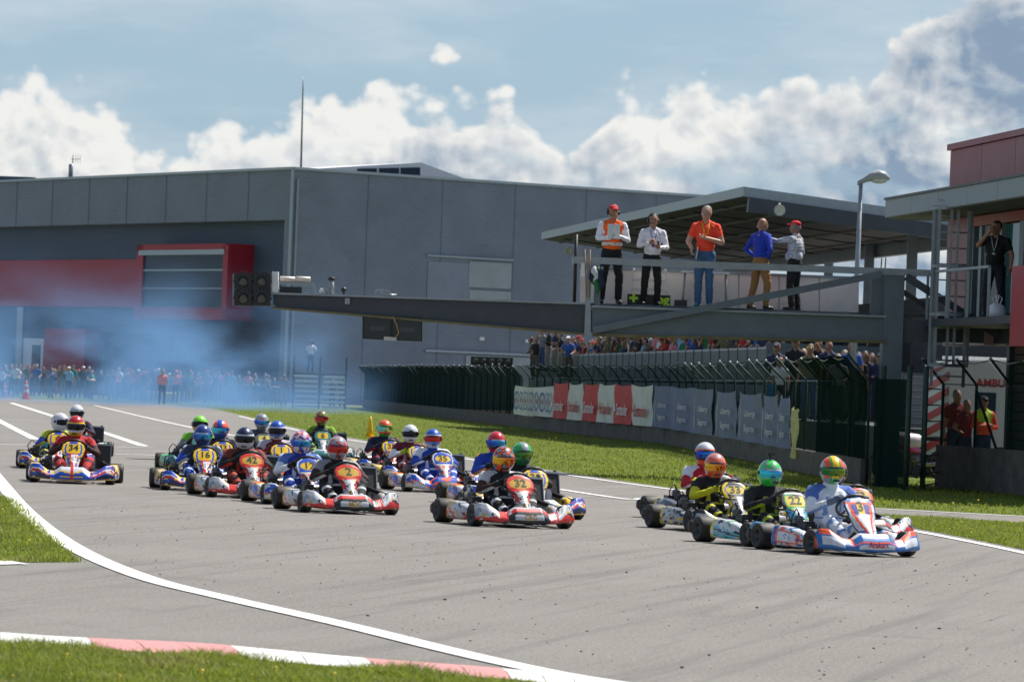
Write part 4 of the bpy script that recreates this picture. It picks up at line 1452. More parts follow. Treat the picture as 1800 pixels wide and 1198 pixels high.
class Body:
    """a figure grown from tapered limbs and ellipsoids, fused to one skin by voxel remesh"""
    def __init__(self):
        self.mb = MB()
        self.prims = []          # (p0, r0, p1, r1, tag, squash)
        self.extra = MB()        # fingers and facial features joined in afterwards
        self.tags = []
        self.head = None         # (centre, rotation, hair style)

    def ti(self, t):
        if t not in self.tags:
            self.tags.append(t)
        return self.tags.index(t)

    def limb(self, t, *pr):
        """limb(tag, p, r, p, r, ...)"""
        pts = [Vector(p) for p in pr[0::2]]
        rs = list(pr[1::2])
        for a, ra, c, rc in zip(pts, rs, pts[1:], rs[1:]):
            L = (c - a).length
            k = 5
            self.mb.tube([a.lerp(c, i / k) for i in range(k + 1)], [ra + (rc - ra) * i / k for i in range(k + 1)], 14)
            self.mb.ball(a, ra, 14, 10)
            self.mb.ball(c, rc, 14, 10)
            self.prims.append((a, ra, c, rc, self.ti(t)))

    def blob(self, t, c, r, rot=None):
        self.mb.ball(c, r, 18, 12, rot=rot)
        c = Vector(c)
        r = r if isinstance(r, (tuple, list)) else (r, r, r)
        m = sum(r) / 3
        ax = max(range(3), key=lambda i: r[i])
        e = Vector((0, 0, 0)); e[ax] = max(0, r[ax] - min(r)) * .7
        if rot is not None:
            e = rot @ e
        self.prims.append((c - e, min(r) * 1.0, c + e, min(r) * 1.0, self.ti(t)))

    def hand(self, t, wrist, d, palm_n, size=.19, curl=.6, lod=1):
        """palm and five bent fingers; d = pointing direction, palm_n = normal out of the palm"""
        d = Vector(d).normalized()
        n = Vector(palm_n); n = (n - d * n.dot(d)).normalized()
        s = d.cross(n)
        w = Vector(wrist)
        ti = self.ti(t)
        L = size
        self.limb(t, w, .027, w + d * L * .22, .03)
        self.blob(t, w + d * L * .28, (.036, .036, .024) if abs(n.z) > .6 else ((.036, .024, .036) if abs(n.y) > .6 else (.024, .036, .036)))
        if not lod:
            self.limb(t, w + d * L * .35, .026, w + d * L * .6 + n * L * .25 * curl, .018)
            return
        for k, (off, ln) in enumerate(((-.030, .40), (-.010, .46), (.010, .43), (.030, .34))):
            a = w + d * L * .42 + s * off
            c = a + (d * math.cos(curl * .7) + n * math.sin(curl * .7)) * L * ln * .5
            e = c + (d * math.cos(curl * 2) + n * math.sin(curl * 2)) * L * ln * .5
            self.extra.tube([a - d * .02, a, c, e], [.011, .0105, .0095, .006], 6, ti)
        a = w + d * L * .15 - s * .03
        c = a + (d * .6 - s * .7 + n * .4).normalized() * L * .22
        e = c + (d * .8 - s * .1 + n * .6).normalized() * L * .2
        self.extra.tube([a, c, e], [.013, .012, .008], 6, ti)

    def mesh(self, name, voxel=.02, fold=.0, stripes=None):
        me = self.mb.mesh(name + '_raw', BLACK)
        ob = put(name + '_raw', me)
        md = ob.modifiers.new('r', 'REMESH')
        md.mode = 'VOXEL'
        md.voxel_size = voxel
        md.use_smooth_shade = True
        sm = ob.modifiers.new('s', 'SMOOTH')
        sm.iterations = 3
        sm.factor = .5
        dg = bpy.context.evaluated_depsgraph_get()
        res = bpy.data.meshes.new_from_object(ob.evaluated_get(dg))
        bpy.data.objects.remove(ob)
        bpy.data.meshes.remove(me)
        n = len(res.vertices)
        co = np.empty(n * 3); res.vertices.foreach_get('co', co); co = co.reshape(-1, 3)
        nf = len(res.polygons)
        cen = np.empty(nf * 3); res.polygons.foreach_get('center', cen); cen = cen.reshape(-1, 3)
        best = np.full(nf, 1e9); idx = np.zeros(nf, np.int32)
        for a, ra, c, rc, t in self.prims:
            a_, d_ = np.array(a), np.array(c) - np.array(a)
            L2 = max(1e-9, d_ @ d_)
            u = np.clip(((cen - a_) @ d_) / L2, 0, 1)
            dist = np.linalg.norm(cen - a_ - u[:, None] * d_, axis=1) - (ra + (rc - ra) * u)
            k = dist < best
            best[k] = dist[k]; idx[k] = t
        if self.head:
            hc, rt, st = self.head
            loc = (cen - np.array(hc)) @ np.array(rt) / 1.12
            near = np.isin(idx, [self.ti('head'), self.ti('hair')])
            x, y, z = loc[:, 0], loc[:, 1], loc[:, 2]
            hr = {'short': (z > .066 + .25 * np.maximum(0, -y - .03)) | ((y > .012) & (z > -.05)), 'long': (z > .066) | ((y > -.005) & (z > -.3)),
                  'cap': (y > .02) & (z > -.05), 'bald': (y > .04) & (z > -.06) & (z < -.01)}[st]
            idx[near & hr & (z > -.35)] = self.ti('hair')
            idx[near & ~hr] = self.ti('head')
        if fold:
            no = np.empty(n * 3); res.vertices.foreach_get('normal', no); no = no.reshape(-1, 3)
            skin_t = [self.ti(t) for t in ('head', 'hair', 'neck', 'hand', 'forearm', 'skin', 'cap') if t in self.tags]
            vt = np.zeros(n, bool)
            for p, i_ in zip(res.polygons, idx):
                if i_ not in skin_t:
                    vt[list(p.vertices)] = True
            X, Y, Z = co.T
            wx = X + .04 * np.sin(Z * 19 + Y * 11); wz = Z + .05 * np.sin(X * 17 + Y * 23)
            fd = np.abs(np.sin(wz * 38 + wx * 21)) + .7 * np.abs(np.sin(wz * 23 - wx * 44 + Y * 17)) + .5 * np.sin(wx * 61 + wz * 12)
            co = co + no * ((fd - .9) * fold * vt)[:, None]
        if stripes:
            sti = self.ti('stripe')
            idx[stripes(cen[:, 0], cen[:, 1], cen[:, 2], idx, self.tags)] = sti
        tot = [tuple(v) for v in co]
        faces = [tuple(p.vertices) for p in res.polygons]
        bpy.data.meshes.remove(res)
        k = len(tot)
        tot += self.extra.v
        faces += [tuple(i + k for i in f) for f in self.extra.f]
        ids = list(idx) + self.extra.m
        out_ = bpy.data.meshes.new(name)
        out_.from_pydata(tot, [], faces)
        for _ in self.tags:
            out_.materials.append(BLACK)
        out_.polygons.foreach_set('material_index', ids)
        out_.polygons.foreach_set('use_smooth', [True] * len(faces))
        out_.update()
        out_['tags'] = ','.join(self.tags)
        return out_


SKIN = M('skin_light', (0.50, 0.27, 0.18), .5, var=.08)
SKIN_T = M('skin_tanned', (0.34, 0.17, 0.105), .5, var=.08)
HAIR_D, HAIR_B, HAIR_G = M('hair_dark', (.018, .013, .010), .6, bmp=.6, bscale=60), M('hair_brown', (.06, .035, .02), .6, bmp=.6, bscale=60), M('hair_grey', (.20, .18, .16), .6, bmp=.6, bscale=60)
HAIR_R = M('hair_auburn', (.22, .08, .03), .6, bmp=.6, bscale=60)


def dress(ob, mesh, **mats):
    """per-object materials on a shared body mesh"""
    for i, t in enumerate(mesh['tags'].split(',')):
        m = mats.get(t)
        if m is None:
            m = mats.get({'sleeve': 'uparm' if 'uparm' in mats else 'shirt', 'uparm': 'shirt', 'forearm': 'skin', 'hand': 'skin', 'neck': 'skin', 'head': 'skin', 'vest': 'shirt', 'shoulder': 'suit', 'arm': 'suit', 'leg': 'suit', 'eye': 'hair', 'lip': 'lip'}.get(t, ''), None)
        if m is None:
            m = {'eye': HAIR_D, 'hair': HAIR_D, 'shoe': BLACK, 'skin': SKIN, 'lip': M('lip_tone', (.30, .10, .08), .5)}.get(t, SKIN)
        ob.material_slots[i].link = 'OBJECT'
        ob.material_slots[i].material = m
    return ob


def standing(lean=0.0, yaw=0.0, hands=None, feet=.11, head_yaw=0.0, head_pitch=0.0, step=0.0, hair='short', sleeves='long', lod=1, belly=0.0, elbows=None, wide=1.0):
    """front = -Y. hands: {'L': (elbow, wrist, pointing, palm), 'R': ...} in body space, L = +X"""
    B = Body()
    lx = Vector((0, -lean, 0))
    hip, chest, neck = Vector((0, 0, .95)), Vector((0, -lean * .6, 1.27)), Vector((0, -lean, 1.50))
    B.blob('trousers', hip + Vector((0, 0, -.02)), (.172 * wide, .13, .13))
    B.blob('shirt', hip + Vector((0, -.01 - belly * .3 - lean * .2, .12)), (.165 * wide, .125 + belly, .14))
    B.blob('shirt', chest + Vector((0, 0, .0)), (.182 * wide, .125 + belly * .3, .20))
    B.limb('shirt', chest + Vector((-.13 * wide, 0, .11)), .085, chest + Vector((.13 * wide, 0, .11)), .085)
    B.limb('neck', neck + Vector((0, .02, -.06)), .062, neck + Vector((0, 0, .06)), .056)
    for s in (-1, 1):
        B.limb('shirt', neck + Vector((s * .03, .02, -.03)), .062, chest + Vector((s * .15 * wide, 0, .135)), .068)
    hc = neck + Vector((0, -.015 - .05 * math.sin(head_pitch), .145))
    rot = Matrix.Rotation(head_yaw, 3, 'Z') @ Matrix.Rotation(head_pitch, 3, 'X')
    B.head = (hc, rot, hair)
    H = lambda x, y, z: hc + rot @ (Vector((x, y, z)) * 1.12)
    B.blob('head', hc, (.084, .102, .122), rot)
    B.blob('head', H(0, -.035, -.05), (.064, .066, .074), rot)
    B.limb('head', H(0, -.09, .008), .010, H(0, -.105, -.022), .015)
    for s in (-1, 1):
        B.blob('head', H(.077 * s, .01, -.01), (.012, .02, .032), rot)
    if hair == 'short':
        B.blob('hair', H(0, .022, .035), (.090, .101, .098), rot)
    elif hair == 'long':
        B.blob('hair', H(0, .022, .03), (.094, .103, .102), rot)
        for s in (-1, 1):
            B.limb('hair', H(.066 * s, .03, .0), .035, H(.07 * s, .02, -.2), .03)
    elif hair == 'cap':
        B.blob('hair', H(0, .03, -.01), (.088, .084, .068), rot)
        B.blob('cap', H(0, .006, .058), (.095, .110, .070), rot)
        B.blob('cap', H(0, -.115, .045), (.070, .073, .014), rot)
    elif hair == 'bald':
        B.blob('hair', H(0, .05, -.035), (.087, .056, .04), rot)
    if lod:
        for s in (-1, 1):
            B.extra.ball(H(.03 * s, -.083, .006), (.012, .008, .007), 6, 4, B.ti('eye'))
            B.extra.tube([H(.014 * s, -.091, .026), H(.045 * s, -.08, .026)], .005, 4, B.ti('eye'))
        B.extra.tube([H(-.022, -.093, -.056), H(.022, -.093, -.056)], .005, 4, B.ti('lip'))
    for s, key in ((-1, 'R'), (1, 'L')):
        hx = Vector((s * .085, 0, .92))
        kx = Vector((s * (feet + .005), -.03 + s * step * .5, .50))
        ax = Vector((s * feet * 1.1, .03 + s * step, .085))
        B.limb('trousers', hx, .100 * wide, kx, .074, ax + Vector((0, 0, .03)), .062)
        B.limb('shoe', ax + Vector((0, .03, -.04)), .042, ax + Vector((s * .02, -.15, -.05)), .034)
        sh = chest + Vector((s * .188 * wide, 0, .135))
        if hands and key in hands:
            el, wr, dr, pn = [Vector(v) for v in hands[key]]
        else:
            el, wr, dr, pn = sh + Vector((s * .07, .03, -.28)), sh + Vector((s * .08, -.05, -.52)), Vector((0, -.1, -1)), Vector((-s, 0, 0))
        B.limb('uparm', sh, .068, sh.lerp(el, .55), .060)
        B.limb('uparm' if sleeves == 'long' else 'skin', sh.lerp(el, .6), .055, el, .048)
        B.limb('sleeve' if sleeves == 'long' else 'forearm', el, .047, wr, .033)
        B.hand('hand', wr, dr, pn, .18, .7, lod)
    return B


# seated kart driver: front = -Y, seat on the ground plane of the kart
def driver_body():
    B = Body()
    B.blob('suit', (0, .22, .16), (.165, .14, .11))
    B.blob('suit', (0, .25, .34), (.155, .115, .18))
    B.blob('suit', (0, .255, .50), (.185, .125, .17))
    B.limb('shoulder', Vector((-.14, .245, .645)), .082, Vector((.14, .245, .645)), .082)
    B.limb('suit', Vector((-.08, .20, .60)), .09, Vector((.08, .20, .60)), .09)
    B.limb('collar', Vector((0, .23, .69)), .085, Vector((0, .21, .78)), .07)
    for s in (-1, 1):
        sh, el, wr = Vector((s * .205, .235, .645)), Vector((s * .325, .03, .46)), Vector((s * .165, -.17, .565))
        B.limb('shoulder', sh, .075, sh.lerp(el, .45), .062)
        B.limb('arm', sh.lerp(el, .5), .060, el, .052, wr, .036)
        B.limb('glove', el.lerp(wr, .82), .042, wr, .038)
        g = Vector((s * .158, -.235, .585))
        B.blob('glove', g, (.032, .042, .045))
        for k in range(4):
            z = .03 - k * .021
            a = g + Vector((s * .01, -.02, z))
            B.extra.tube([a, a + Vector((s * .015, -.035, 0)), a + Vector((-s * .02, -.045, -.004)), a + Vector((-s * .04, -.02, -.004))], [.012, .012, .011, .009], 6, B.ti('glove'))
        B.extra.tube([g + Vector((-s * .01, .0, .03)), g + Vector((-s * .04, -.02, .04)), g + Vector((-s * .045, -.045, .035))], [.013, .012, .009], 6, B.ti('glove'))
        hp, kn, an = Vector((s * .11, .17, .15)), Vector((s * .225, -.20, .35)), Vector((s * .14, -.54, .15))
        B.limb('leg', hp, .095, kn, .068, an, .048)
        B.limb('boot', an + Vector((0, .02, -.01)), .050, an + Vector((0, -.03, .0)), .048, an + Vector((0, -.10, .075)), .036)
    def stripes(x, y, z, idx, tags):
        sleeve = np.isin(idx, [tags.index('shoulder'), tags.index('arm')])
        tor = idx == tags.index('suit')
        leg = idx == tags.index('leg')
        band = sleeve & (np.abs(np.sin((np.abs(x) * 9 + z * 12))) > .86)
        chest = tor & (((np.abs(np.abs(x) - .085) < .022) & (y < .22) & (z > .40) & (z < .60)) | ((np.abs(z - .37) < .014)))
        side = leg & (np.abs(np.sin(y * 16 + z * 9)) > .9)
        return band | chest | side
    return B.mesh('driver_body', .016, .0045, stripes)


DRIVER = driver_body()
# ================================================================== KARTS
RUBBER = M('kart_tyre_rubber', (0.022, 0.021, 0.020), .62, var=.25, vscale=12, dirt=.5, dcol=(0.085, 0.078, 0.07))
RIM = M('dark_alloy_rim', (0.06, 0.06, 0.065), .4, .7)
CHROME = M('chrome_tube', (0.62, 0.63, 0.65), .22, .9)
ENGINE = M('engine_grey_metal', (0.16, 0.16, 0.165), .4, .6, var=.45, vscale=30)
ENG_B = M('engine_black', (0.015, 0.015, 0.016), .5, .0, var=.3)
ALLOY = M('cast_alloy', (0.38, 0.38, 0.39), .38, .6, var=.15)
RADC = M('radiator_core', (0.035, 0.036, 0.038), .6, .2, bmp=.6, bscale=120)
SEAT = M('seat_shell', (0.03, 0.03, 0.032), .35)
INK = M('number_black', (0.012, 0.012, 0.012), .5)


def blot(x, y, s=0.0):
    return math.sin(x * 3.1 + 1.7 * math.sin(y * 2.3 + s) + s) + math.sin(y * 4.1 + 1.3 * math.sin(x * 2.9 + s * 2))


# liveries: palette of display colours and paint functions giving the palette index
# spoiler(a, h): a -1..1 across, h 0..1 front face from the ground up, 1..1.6 the top; nose(u, t); pod(y, h) y 0 rear .. 1 front
RD, WH, BK, GO, BL, OR, YE, NV, SV, LB, GR, TE, LR = (206, 44, 34), (208, 211, 217), (24, 24, 28), (205, 160, 40), (34, 84, 190), (238, 88, 40), (240, 196, 30), (26, 34, 78), (150, 156, 164), (90, 176, 216), (70, 190, 70), (60, 130, 130), (216, 92, 84)


def crg_sp(a, h):
    m = abs(a)
    if h < .10: return 2
    if m < .30 and .20 < h < .70: return 1
    if m < .42 and h < .85: return 2
    if m > .62 and h > .42 + .2 * math.sin(a * 9): return 1 if (m < .90 or h > .8) else 4
    if h > 1.18: return 1 if m < .5 else 0
    if m < .36 and h > .85: return 1 if h > 1.0 else 0
    return 0


def crg_no(u, t):
    if ((u / .80) ** 2 + ((t - .77) / .145) ** 2) < 1: return 3
    if t > .56: return 0
    if t < .10: return 0
    if abs(u) > .62: return 0 if t > .25 else 1
    if t < .22 and abs(u) < .5: return 2
    return 1


def crg_pd(y, h):
    if y < .22: return 3
    if h > .62 and y > .3: return 1
    k = (y * 1.6 + h) % .9
    return 0 if k < .22 else (3 if .45 < k < .55 else 4)


def en_sp(a, h):
    m = abs(a)
    if h < .08: return 3
    if m < .045: return 2
    if m > .50:
        if h < .45: return 5
        if h < .58: return 1
        if h < .72: return 2
        if h < .86: return 4
        return 1 if h < 1.2 else 0
    if .22 < h < .36 and m < .28: return 3
    if abs(h - .62 - m * .8) < .07: return 3
    if abs(h - .85 - m * .4) < .10: return 4
    if h > 1.15 and .2 < m < .5: return 3
    return 1 if h < .8 else 0


def en_no(u, t):
    if t > .93: return 1 if abs(u) < .55 else 3
    if t > .60:
        return 3 if abs(u) < .62 else (1 if abs(u) < .78 else 3)
    w = abs(u)
    if t > .56 and w < .5: return 2
    if w < .22: return 4 if t > .3 else 2
    if w < .45: return 2 if t < .52 else 4
    if w < .75: return 1
    return 3 if t > .4 else 4


def en_pd(y, h):
    if y < .2: return 3
    if h > .75: return 3
    k = (y * 2 - h * .7) % 1.0
    return 5 if k < .3 else (1 if k < .55 else (4 if k < .75 else 3))


def fa_sp(a, h):
    m = abs(a)
    if h < .10: return 1
    if m > .45:
        d = h - .5 - .35 * math.sin((m - .45) * 5)
        return 0 if abs(d) < .17 else (3 if abs(d + .26) < .06 else 1)
    return 3 if blot(a * 5, h * 3.4, 1.0) > .35 else (0 if h < 1.3 else 1)


def fa_no(u, t):
    e = (u / .72) ** 2 + ((t - .77) / .13) ** 2
    if e < 1: return 2
    if e < 1.35: return 0
    if t > .58: return 1 if abs(u) > .82 else 0
    if blot(u * 2.5, t * 7, .4) > .55: return 3
    return 1 if abs(u) < .5 or t > .4 else 0


def fa_pd(y, h):
    if y < .18: return 2
    d = h - .45 - .3 * math.sin(y * 4)
    return 0 if abs(d) < .24 else (3 if abs(d) < .32 else 1)


def ar_sp(a, h):
    m = abs(a)
    if h < .08: return 1
    if m < .34 and .12 < h < .47: return 0
    if m < .37 and .08 < h < .52: return 1
    if m < .50 and .52 < h < .70: return 2
    if m > .52:
        if m > .95 or h < .14: return 1
        if .58 < m < .92 and .22 < h < .80: return 0
        if h > .92: return 2 if h < 1.12 else 0
        return 1
    if m < .40 and h > .98: return 0
    if .40 <= m < .5 and h > .7: return 2
    return 1


def ar_no(u, t):
    w = abs(u)
    if t > .90: return 0 if w < .6 else 1
    if .55 < t < .86:
        if w < .26: return 3
        if w < .66 - (.86 - t) * .5: return 4
        if w < .80: return 2
        return 0 if w < .92 else 1
    if .86 <= t <= .90: return 2
    e = w - .30 - t * .6
    if abs(e) < .12: return 2
    if e > .12: return 1 if t < .2 else 0
    return 0


def ar_pd(y, h):
    if y < .12: return 4
    if .25 < h < .75 and .3 < y < .85: return 0
    if .17 < h < .83 and .22 < y < .92: return 2
    return 0 if y > .25 else 4


def lb_sp(a, h):
    m = abs(a)
    if h < .1: return 3
    return 1 if blot(a * 3, h * 2.5, 2.0) > .4 else (2 if m < .2 and h > .9 else 0)


def lb_no(u, t):
    w = abs(u)
    if .62 < t < .90 and w < .66: return 4
    if .55 < t < .95 and w < .80: return 2 if (t + u * .2) < .9 else 3
    if t >= .95: return 1
    if w < .4: return 1 if t > .2 else 0
    return 0 if t < .45 else 3


def lb_pd(y, h):
    if y < .2: return 4
    k = h - .55 + y * .3
    return 3 if abs(k) < .06 else (1 if k > .2 or k < -.38 else 0)


def yb_sp(a, h):
    return 2 if h < .1 else (1 if blot(a * 4, h * 3, .7) > .3 else (0 if abs(a) < .6 else 2))


def yb_no(u, t):
    e = (u / .70) ** 2 + ((t - .77) / .13) ** 2
    if e < 1: return 0
    if e < 1.5: return 1
    return 0 if abs(u) > .7 else (2 if t > .45 else 1)


def yb_pd(y, h):
    if y < .2: return 0
    return 2 if blot(y * 5, h * 4, 3) > .6 else 1


def te_sp(a, h):
    return 1 if h > 1.0 and abs(a) < .5 else (2 if h < .35 else (0 if blot(a * 3, h * 2, 1) < .5 else 1))


def te_no(u, t):
    if .64 < t < .92 and abs(u) < .62: return 3
    if t > .58: return 0
    return 1 if abs(u) < .5 else 0


def te_pd(y, h):
    return 3 if y < .2 else (4 if h > .55 else 2)


def ro_no(u, t):
    if .60 < t < .93 and abs(u) < .78: return 3 if u > -.2 or t < .7 else 1
    if t > .56: return 0
    return 1 if abs(u) < .62 else 0


LIV = {
    'crg': ([RD, (190, 193, 199), BK, GO, SV], crg_sp, crg_no, crg_pd),
    'en': ([WH, BL, RD, YE, WH, NV], en_sp, en_no, en_pd),
    'fa': ([BL, WH, YE, OR, NV], fa_sp, fa_no, fa_pd),
    'ar': ([WH, (44, 108, 176), OR, YE, (52, 56, 150)], ar_sp, ar_no, ar_pd),
    'lb': ([LB, WH, (60, 160, 80), BK, (226, 206, 70)], lb_sp, lb_no, lb_pd),
    'yb': ([(222, 190, 40), SV, BK], yb_sp, yb_no, yb_pd),
    'te': ([TE, WH, BK, YE, (60, 190, 90)], te_sp, te_no, te_pd),
    'gy': ([(90, 98, 112), WH, BK, (226, 206, 70), (90, 98, 112)], te_sp, te_no, te_pd),
    'ro': ([RD, WH, BK, GO, (70, 60, 150)], crg_sp, ro_no, crg_pd),
}
KM = {}


def kart_meshes(lv):
    if lv in KM:
        return KM[lv]
    pal, fsp, fno, fpd = LIV[lv]
    mats = [paint(c) for c in pal]
    D = {}
    # front spoiler, lofted across
    NX = 110
    rings, info = [], []
    YF = [(0, -.885), (.35, -.872), (.6, -.83), (.8, -.765), (1, -.685)]
    ZT_ = [(0, .205), (.26, .21), (.42, .155), (.58, .165), (.78, .235), (.93, .24), (1, .20)]
    TH = [(0, .22), (.40, .15), (.7, .13), (1, .07)]
    for i in range(NX + 1):
        a = -1 + 2 * i / NX
        m = abs(a)
        yf, zt_, th = lerp_tab(YF, m), lerp_tab(ZT_, m), lerp_tab(TH, m)
        z0 = .038 + .02 * m
        ring = [(yf + th, z0 + .01), (yf + .03, z0)]
        for k in range(1, 10):
            h = k / 10
            ring.append((yf + .06 * h ** 2.2 - .012 * math.sin(h * math.pi), z0 + (zt_ - .03 - z0) * h))
        ring += [(yf + .075, zt_ - .012), (yf + .075 + (th - .075) * .4, zt_), (yf + .075 + (th - .075) * .8, zt_ - .004), (yf + th, zt_ - .02)]
        rings.append([(.595 * a, y, z) for y, z in ring])
    hs = [-1] + [k / 10 for k in range(0, 9)] + [.95, 1.05, 1.2, 1.4, 1.6]

    def decal(i, k, c, seed):
        h = blot(i * .085 + seed, k * .20 + i * .03, seed)
        return (c + 1) % len(pal) if 1.05 < h < 1.5 else ((c + 2) % len(pal) if h < -1.35 else c)

    def psp(i, k):
        if k == 0 or k >= len(hs):
            return 2 % len(mats)
        if abs(i - NX / 2) < 20 or lv == 'ar':
            return fsp(-1 + 2 * (i + .5) / NX, hs[min(k, len(hs) - 1)])
        return decal(i, k, fsp(-1 + 2 * (i + .5) / NX, hs[min(k, len(hs) - 1)]), 1) if True else fsp(-1 + 2 * (i + .5) / NX, hs[min(k, len(hs) - 1)])
    b = MB(); b.rings(rings, paint=psp)
    D['spoiler'] = b.mesh('front_spoiler', mats)
    # nose panel: shield standing before the steering wheel
    NU, NT = 26, 40
    PY = [(0, -.80), (.2, -.70), (.45, -.58), (.6, -.52), (1, -.40)]
    PZ = [(0, .165), (.2, .27), (.45, .375), (.6, .43), (1, .585)]
    if lv == 'ar':
        WD = [(0, .035), (.08, .06), (.3, .115), (.55, .155), (.8, .175), (.92, .165), (1, .12)]
    elif lv in ('crg', 'ro'):
        WD = [(0, .085), (.06, .12), (.2, .085), (.38, .09), (.52, .13), (.66, .165), (.8, .17), (.92, .14), (1, .07)]
    else:
        WD = [(0, .05), (.08, .075), (.25, .085), (.42, .11), (.58, .15), (.75, .168), (.9, .15), (1, .09)]
    BU = [(0, .07), (.3, .06), (.55, .02), (.64, .007), (1, .007)]
    grid = []
    for j in range(NT + 1):
        t = j / NT
        w, y, z, bu = lerp_tab(WD, t), lerp_tab(PY, t), lerp_tab(PZ, t), lerp_tab(BU, t)
        grid.append([(w * u, y + bu * (u * u) * 1.2, z - bu * .3 * u * u) for u in [-1 + 2 * i / NU for i in range(NU + 1)]])
    b = MB()
    vs = [p for r in grid for p in r]
    bk = [(x, y + .016, z - .010) for x, y, z in vs]
    n = NU + 1
    fs, ms = [], []
    for j in range(NT):
        for i in range(NU):
            fs.append((j * n + i, j * n + i + 1, (j + 1) * n + i + 1, (j + 1) * n + i))
            t_ = (j + .5) / NT
            c_ = fno(-1 + 2 * (i + .5) / NU, t_)
            ms.append(decal(i, j, c_, 9) if t_ < .55 and lv != 'ar' else c_)
    o_ = len(vs)
    dk = len(mats)
    for j in range(NT):
        for i in range(NU):
            fs.append((o_ + j * n + i, o_ + (j + 1) * n + i, o_ + (j + 1) * n + i + 1, o_ + j * n + i + 1)); ms.append(dk)
    for j in range(NT):
        for i in (0, NU):
            fs.append((j * n + i, (j + 1) * n + i, o_ + (j + 1) * n + i, o_ + j * n + i)); ms.append(dk)
    for i in range(NU):
        for j in (0, NT):
            fs.append((j * n + i, j * n + i + 1, o_ + j * n + i + 1, o_ + j * n + i)); ms.append(dk)
    b.add(vs + bk, fs, ms, True)
    D['nose'] = b.mesh('nose_panel', mats + [BLACK])
    # side pods
    for side in (-1, 1):
        rings = []
        NY = 44
        for i in range(NY + 1):
            f = i / NY                      # 0 rear .. 1 front
            y = .33 - .66 * f
            zt_ = lerp_tab([(0, .205), (.1, .24), (.5, .235), (.85, .20), (1, .15)], f)
            xo = lerp_tab([(0, .63), (.08, .665), (.6, .66), (.9, .625), (1, .58)], f)
            ring = [(.46, .06)]
            for k in range(13):
                h = k / 12
                ring.append((xo - .05 * h ** 2 - .03 * (1 - h) ** 3, .055 + (zt_ - .055) * h))
            ring += [(.50, zt_ + .004), (.46, zt_ - .02)]
            rings.append([(x * side, y, z) for x, z in ring])
        b = MB()
        b.rings(rings, paint=lambda i, k: decal(i, k, fpd((i + .5) / 44, min(1, max(0, (k - 1 + .5) / 12))), 5))
        D['pod%d' % side] = b.mesh('side_pod', mats)
    KM[lv] = D
    return D


def tyre_mesh(r, w, n=24):
    b = MB()
    h = w / 2
    b.lathe([(r * .50, -h * .82), (r * .62, -h * .95), (r * .82, -h), (r * .95, -h * .90), (r, -h * .68), (r * 1.006, 0), (r, h * .68), (r * .95, h * .90), (r * .82, h), (r * .62, h * .95), (r * .50, h * .82)], n, 'X', caps=False)
    return b.mesh('wheel', RUBBER)


def rim_mesh(r, w):
    b = MB()
    h = w / 2
    b.lathe([(r * .52, -h * .84), (r * .46, -h * .80), (r * .40, -h * .4), (r * .22, -h * .35), (r * .20, -h * .7), (0.001, -h * .7)], 20, 'X', caps=False)
    b.lathe([(r * .52, h * .84), (r * .46, h * .80), (r * .40, h * .4), (r * .22, h * .35), (r * .20, h * .7), (0.001, h * .7)], 20, 'X', caps=False)
    return b.mesh('rim', RIM)


TY_F, TY_R, RM_F, RM_R = tyre_mesh(.130, .135), tyre_mesh(.140, .212), rim_mesh(.130, .135), rim_mesh(.140, .212)
CP = {}
b = MB()
for s in (-1, 1):
    b.tube([(s * .17, -.80, .07), (s * .20, -.55, .06), (s * .30, -.30, .055), (s * .32, .2, .055), (s * .30, .62, .07)], .015, 8)
    b.tube([(s * .17, -.80, .07), (s * .17, -.80, .15)], .012, 6)
    b.tube([(s * .20, -.50, .06), (s * .44, -.50, .11)], .014, 6)
    b.tube([(s * .30, -.22, .06), (s * .56, -.22, .12), (s * .58, .25, .12), (s * .32, .28, .06)], .011, 6)
b.tube([(-.17, -.80, .07), (.17, -.80, .07)], .014, 8)
b.tube([(-.17, -.80, .15), (.17, -.80, .15)], .012, 8)
b.tube([(-.30, .62, .07), (.30, .62, .07)], .014, 8)
b.tube([(-.32, .1, .055), (.32, .1, .055)], .014, 8)
CP['chassis_frame'] = b.mesh('chassis_frame', CHROME)
CP['floor_tray'] = MB().box((-.22, -.72, .03), (.22, .02, .036)).mesh('floor_tray', GALV)
b = MB(); b.tube([(-.62, .54, .14), (.62, .54, .14)], .02, 10); CP['rear_axle'] = b.mesh('rear_axle', CHROME)
b = MB(); b.tube([(-.40, -.44, .12), (0, -.40, .11), (.40, -.44, .12)], .009, 6); CP['tie_rod'] = b.mesh('tie_rod', CHROME)
b = MB(); b.tube([(0, -.62, .10), (0, -.265, .50)], .011, 8); CP['steering_column'] = b.mesh('steering_column', CHROME)
b = MB()
cw, nw = Vector((0, -.265, .505)), Vector((0, .72, .70)).normalized()
ux, uy = Vector((1, 0, 0)), nw.cross(Vector((1, 0, 0))).normalized()
rg = [cw + (ux * math.cos(2 * math.pi * k / 28) * 1.0 + uy * math.sin(2 * math.pi * k / 28) * .93) * .165 for k in range(29)]
b.tube(rg, .0155, 8, caps=False)
for k in (0, 9, 19):
    b.beam(cw, rg[k], .03, .008)
b.lathe([(.05, -.01), (.05, .01)], 12, 'Y', cw)
CP['steering_wheel'] = b.mesh('steering_wheel', BLACK)
b = MB()
secs = []
for j, (y, z, w) in enumerate(((-.02, .06, .15), (.12, .045, .18), (.28, .07, .19), (.36, .20, .19), (.41, .36, .185), (.43, .47, .14))):
    secs.append([(w * math.cos(math.pi * k / 12) * -1, y - (.07 if z > .15 else .0) * abs(math.cos(math.pi * k / 12)), z + (.10 if z < .15 else .0) * abs(math.cos(math.pi * k / 12)) ** 3) for k in range(13)])
b.rings(secs, closed=False, caps=False)
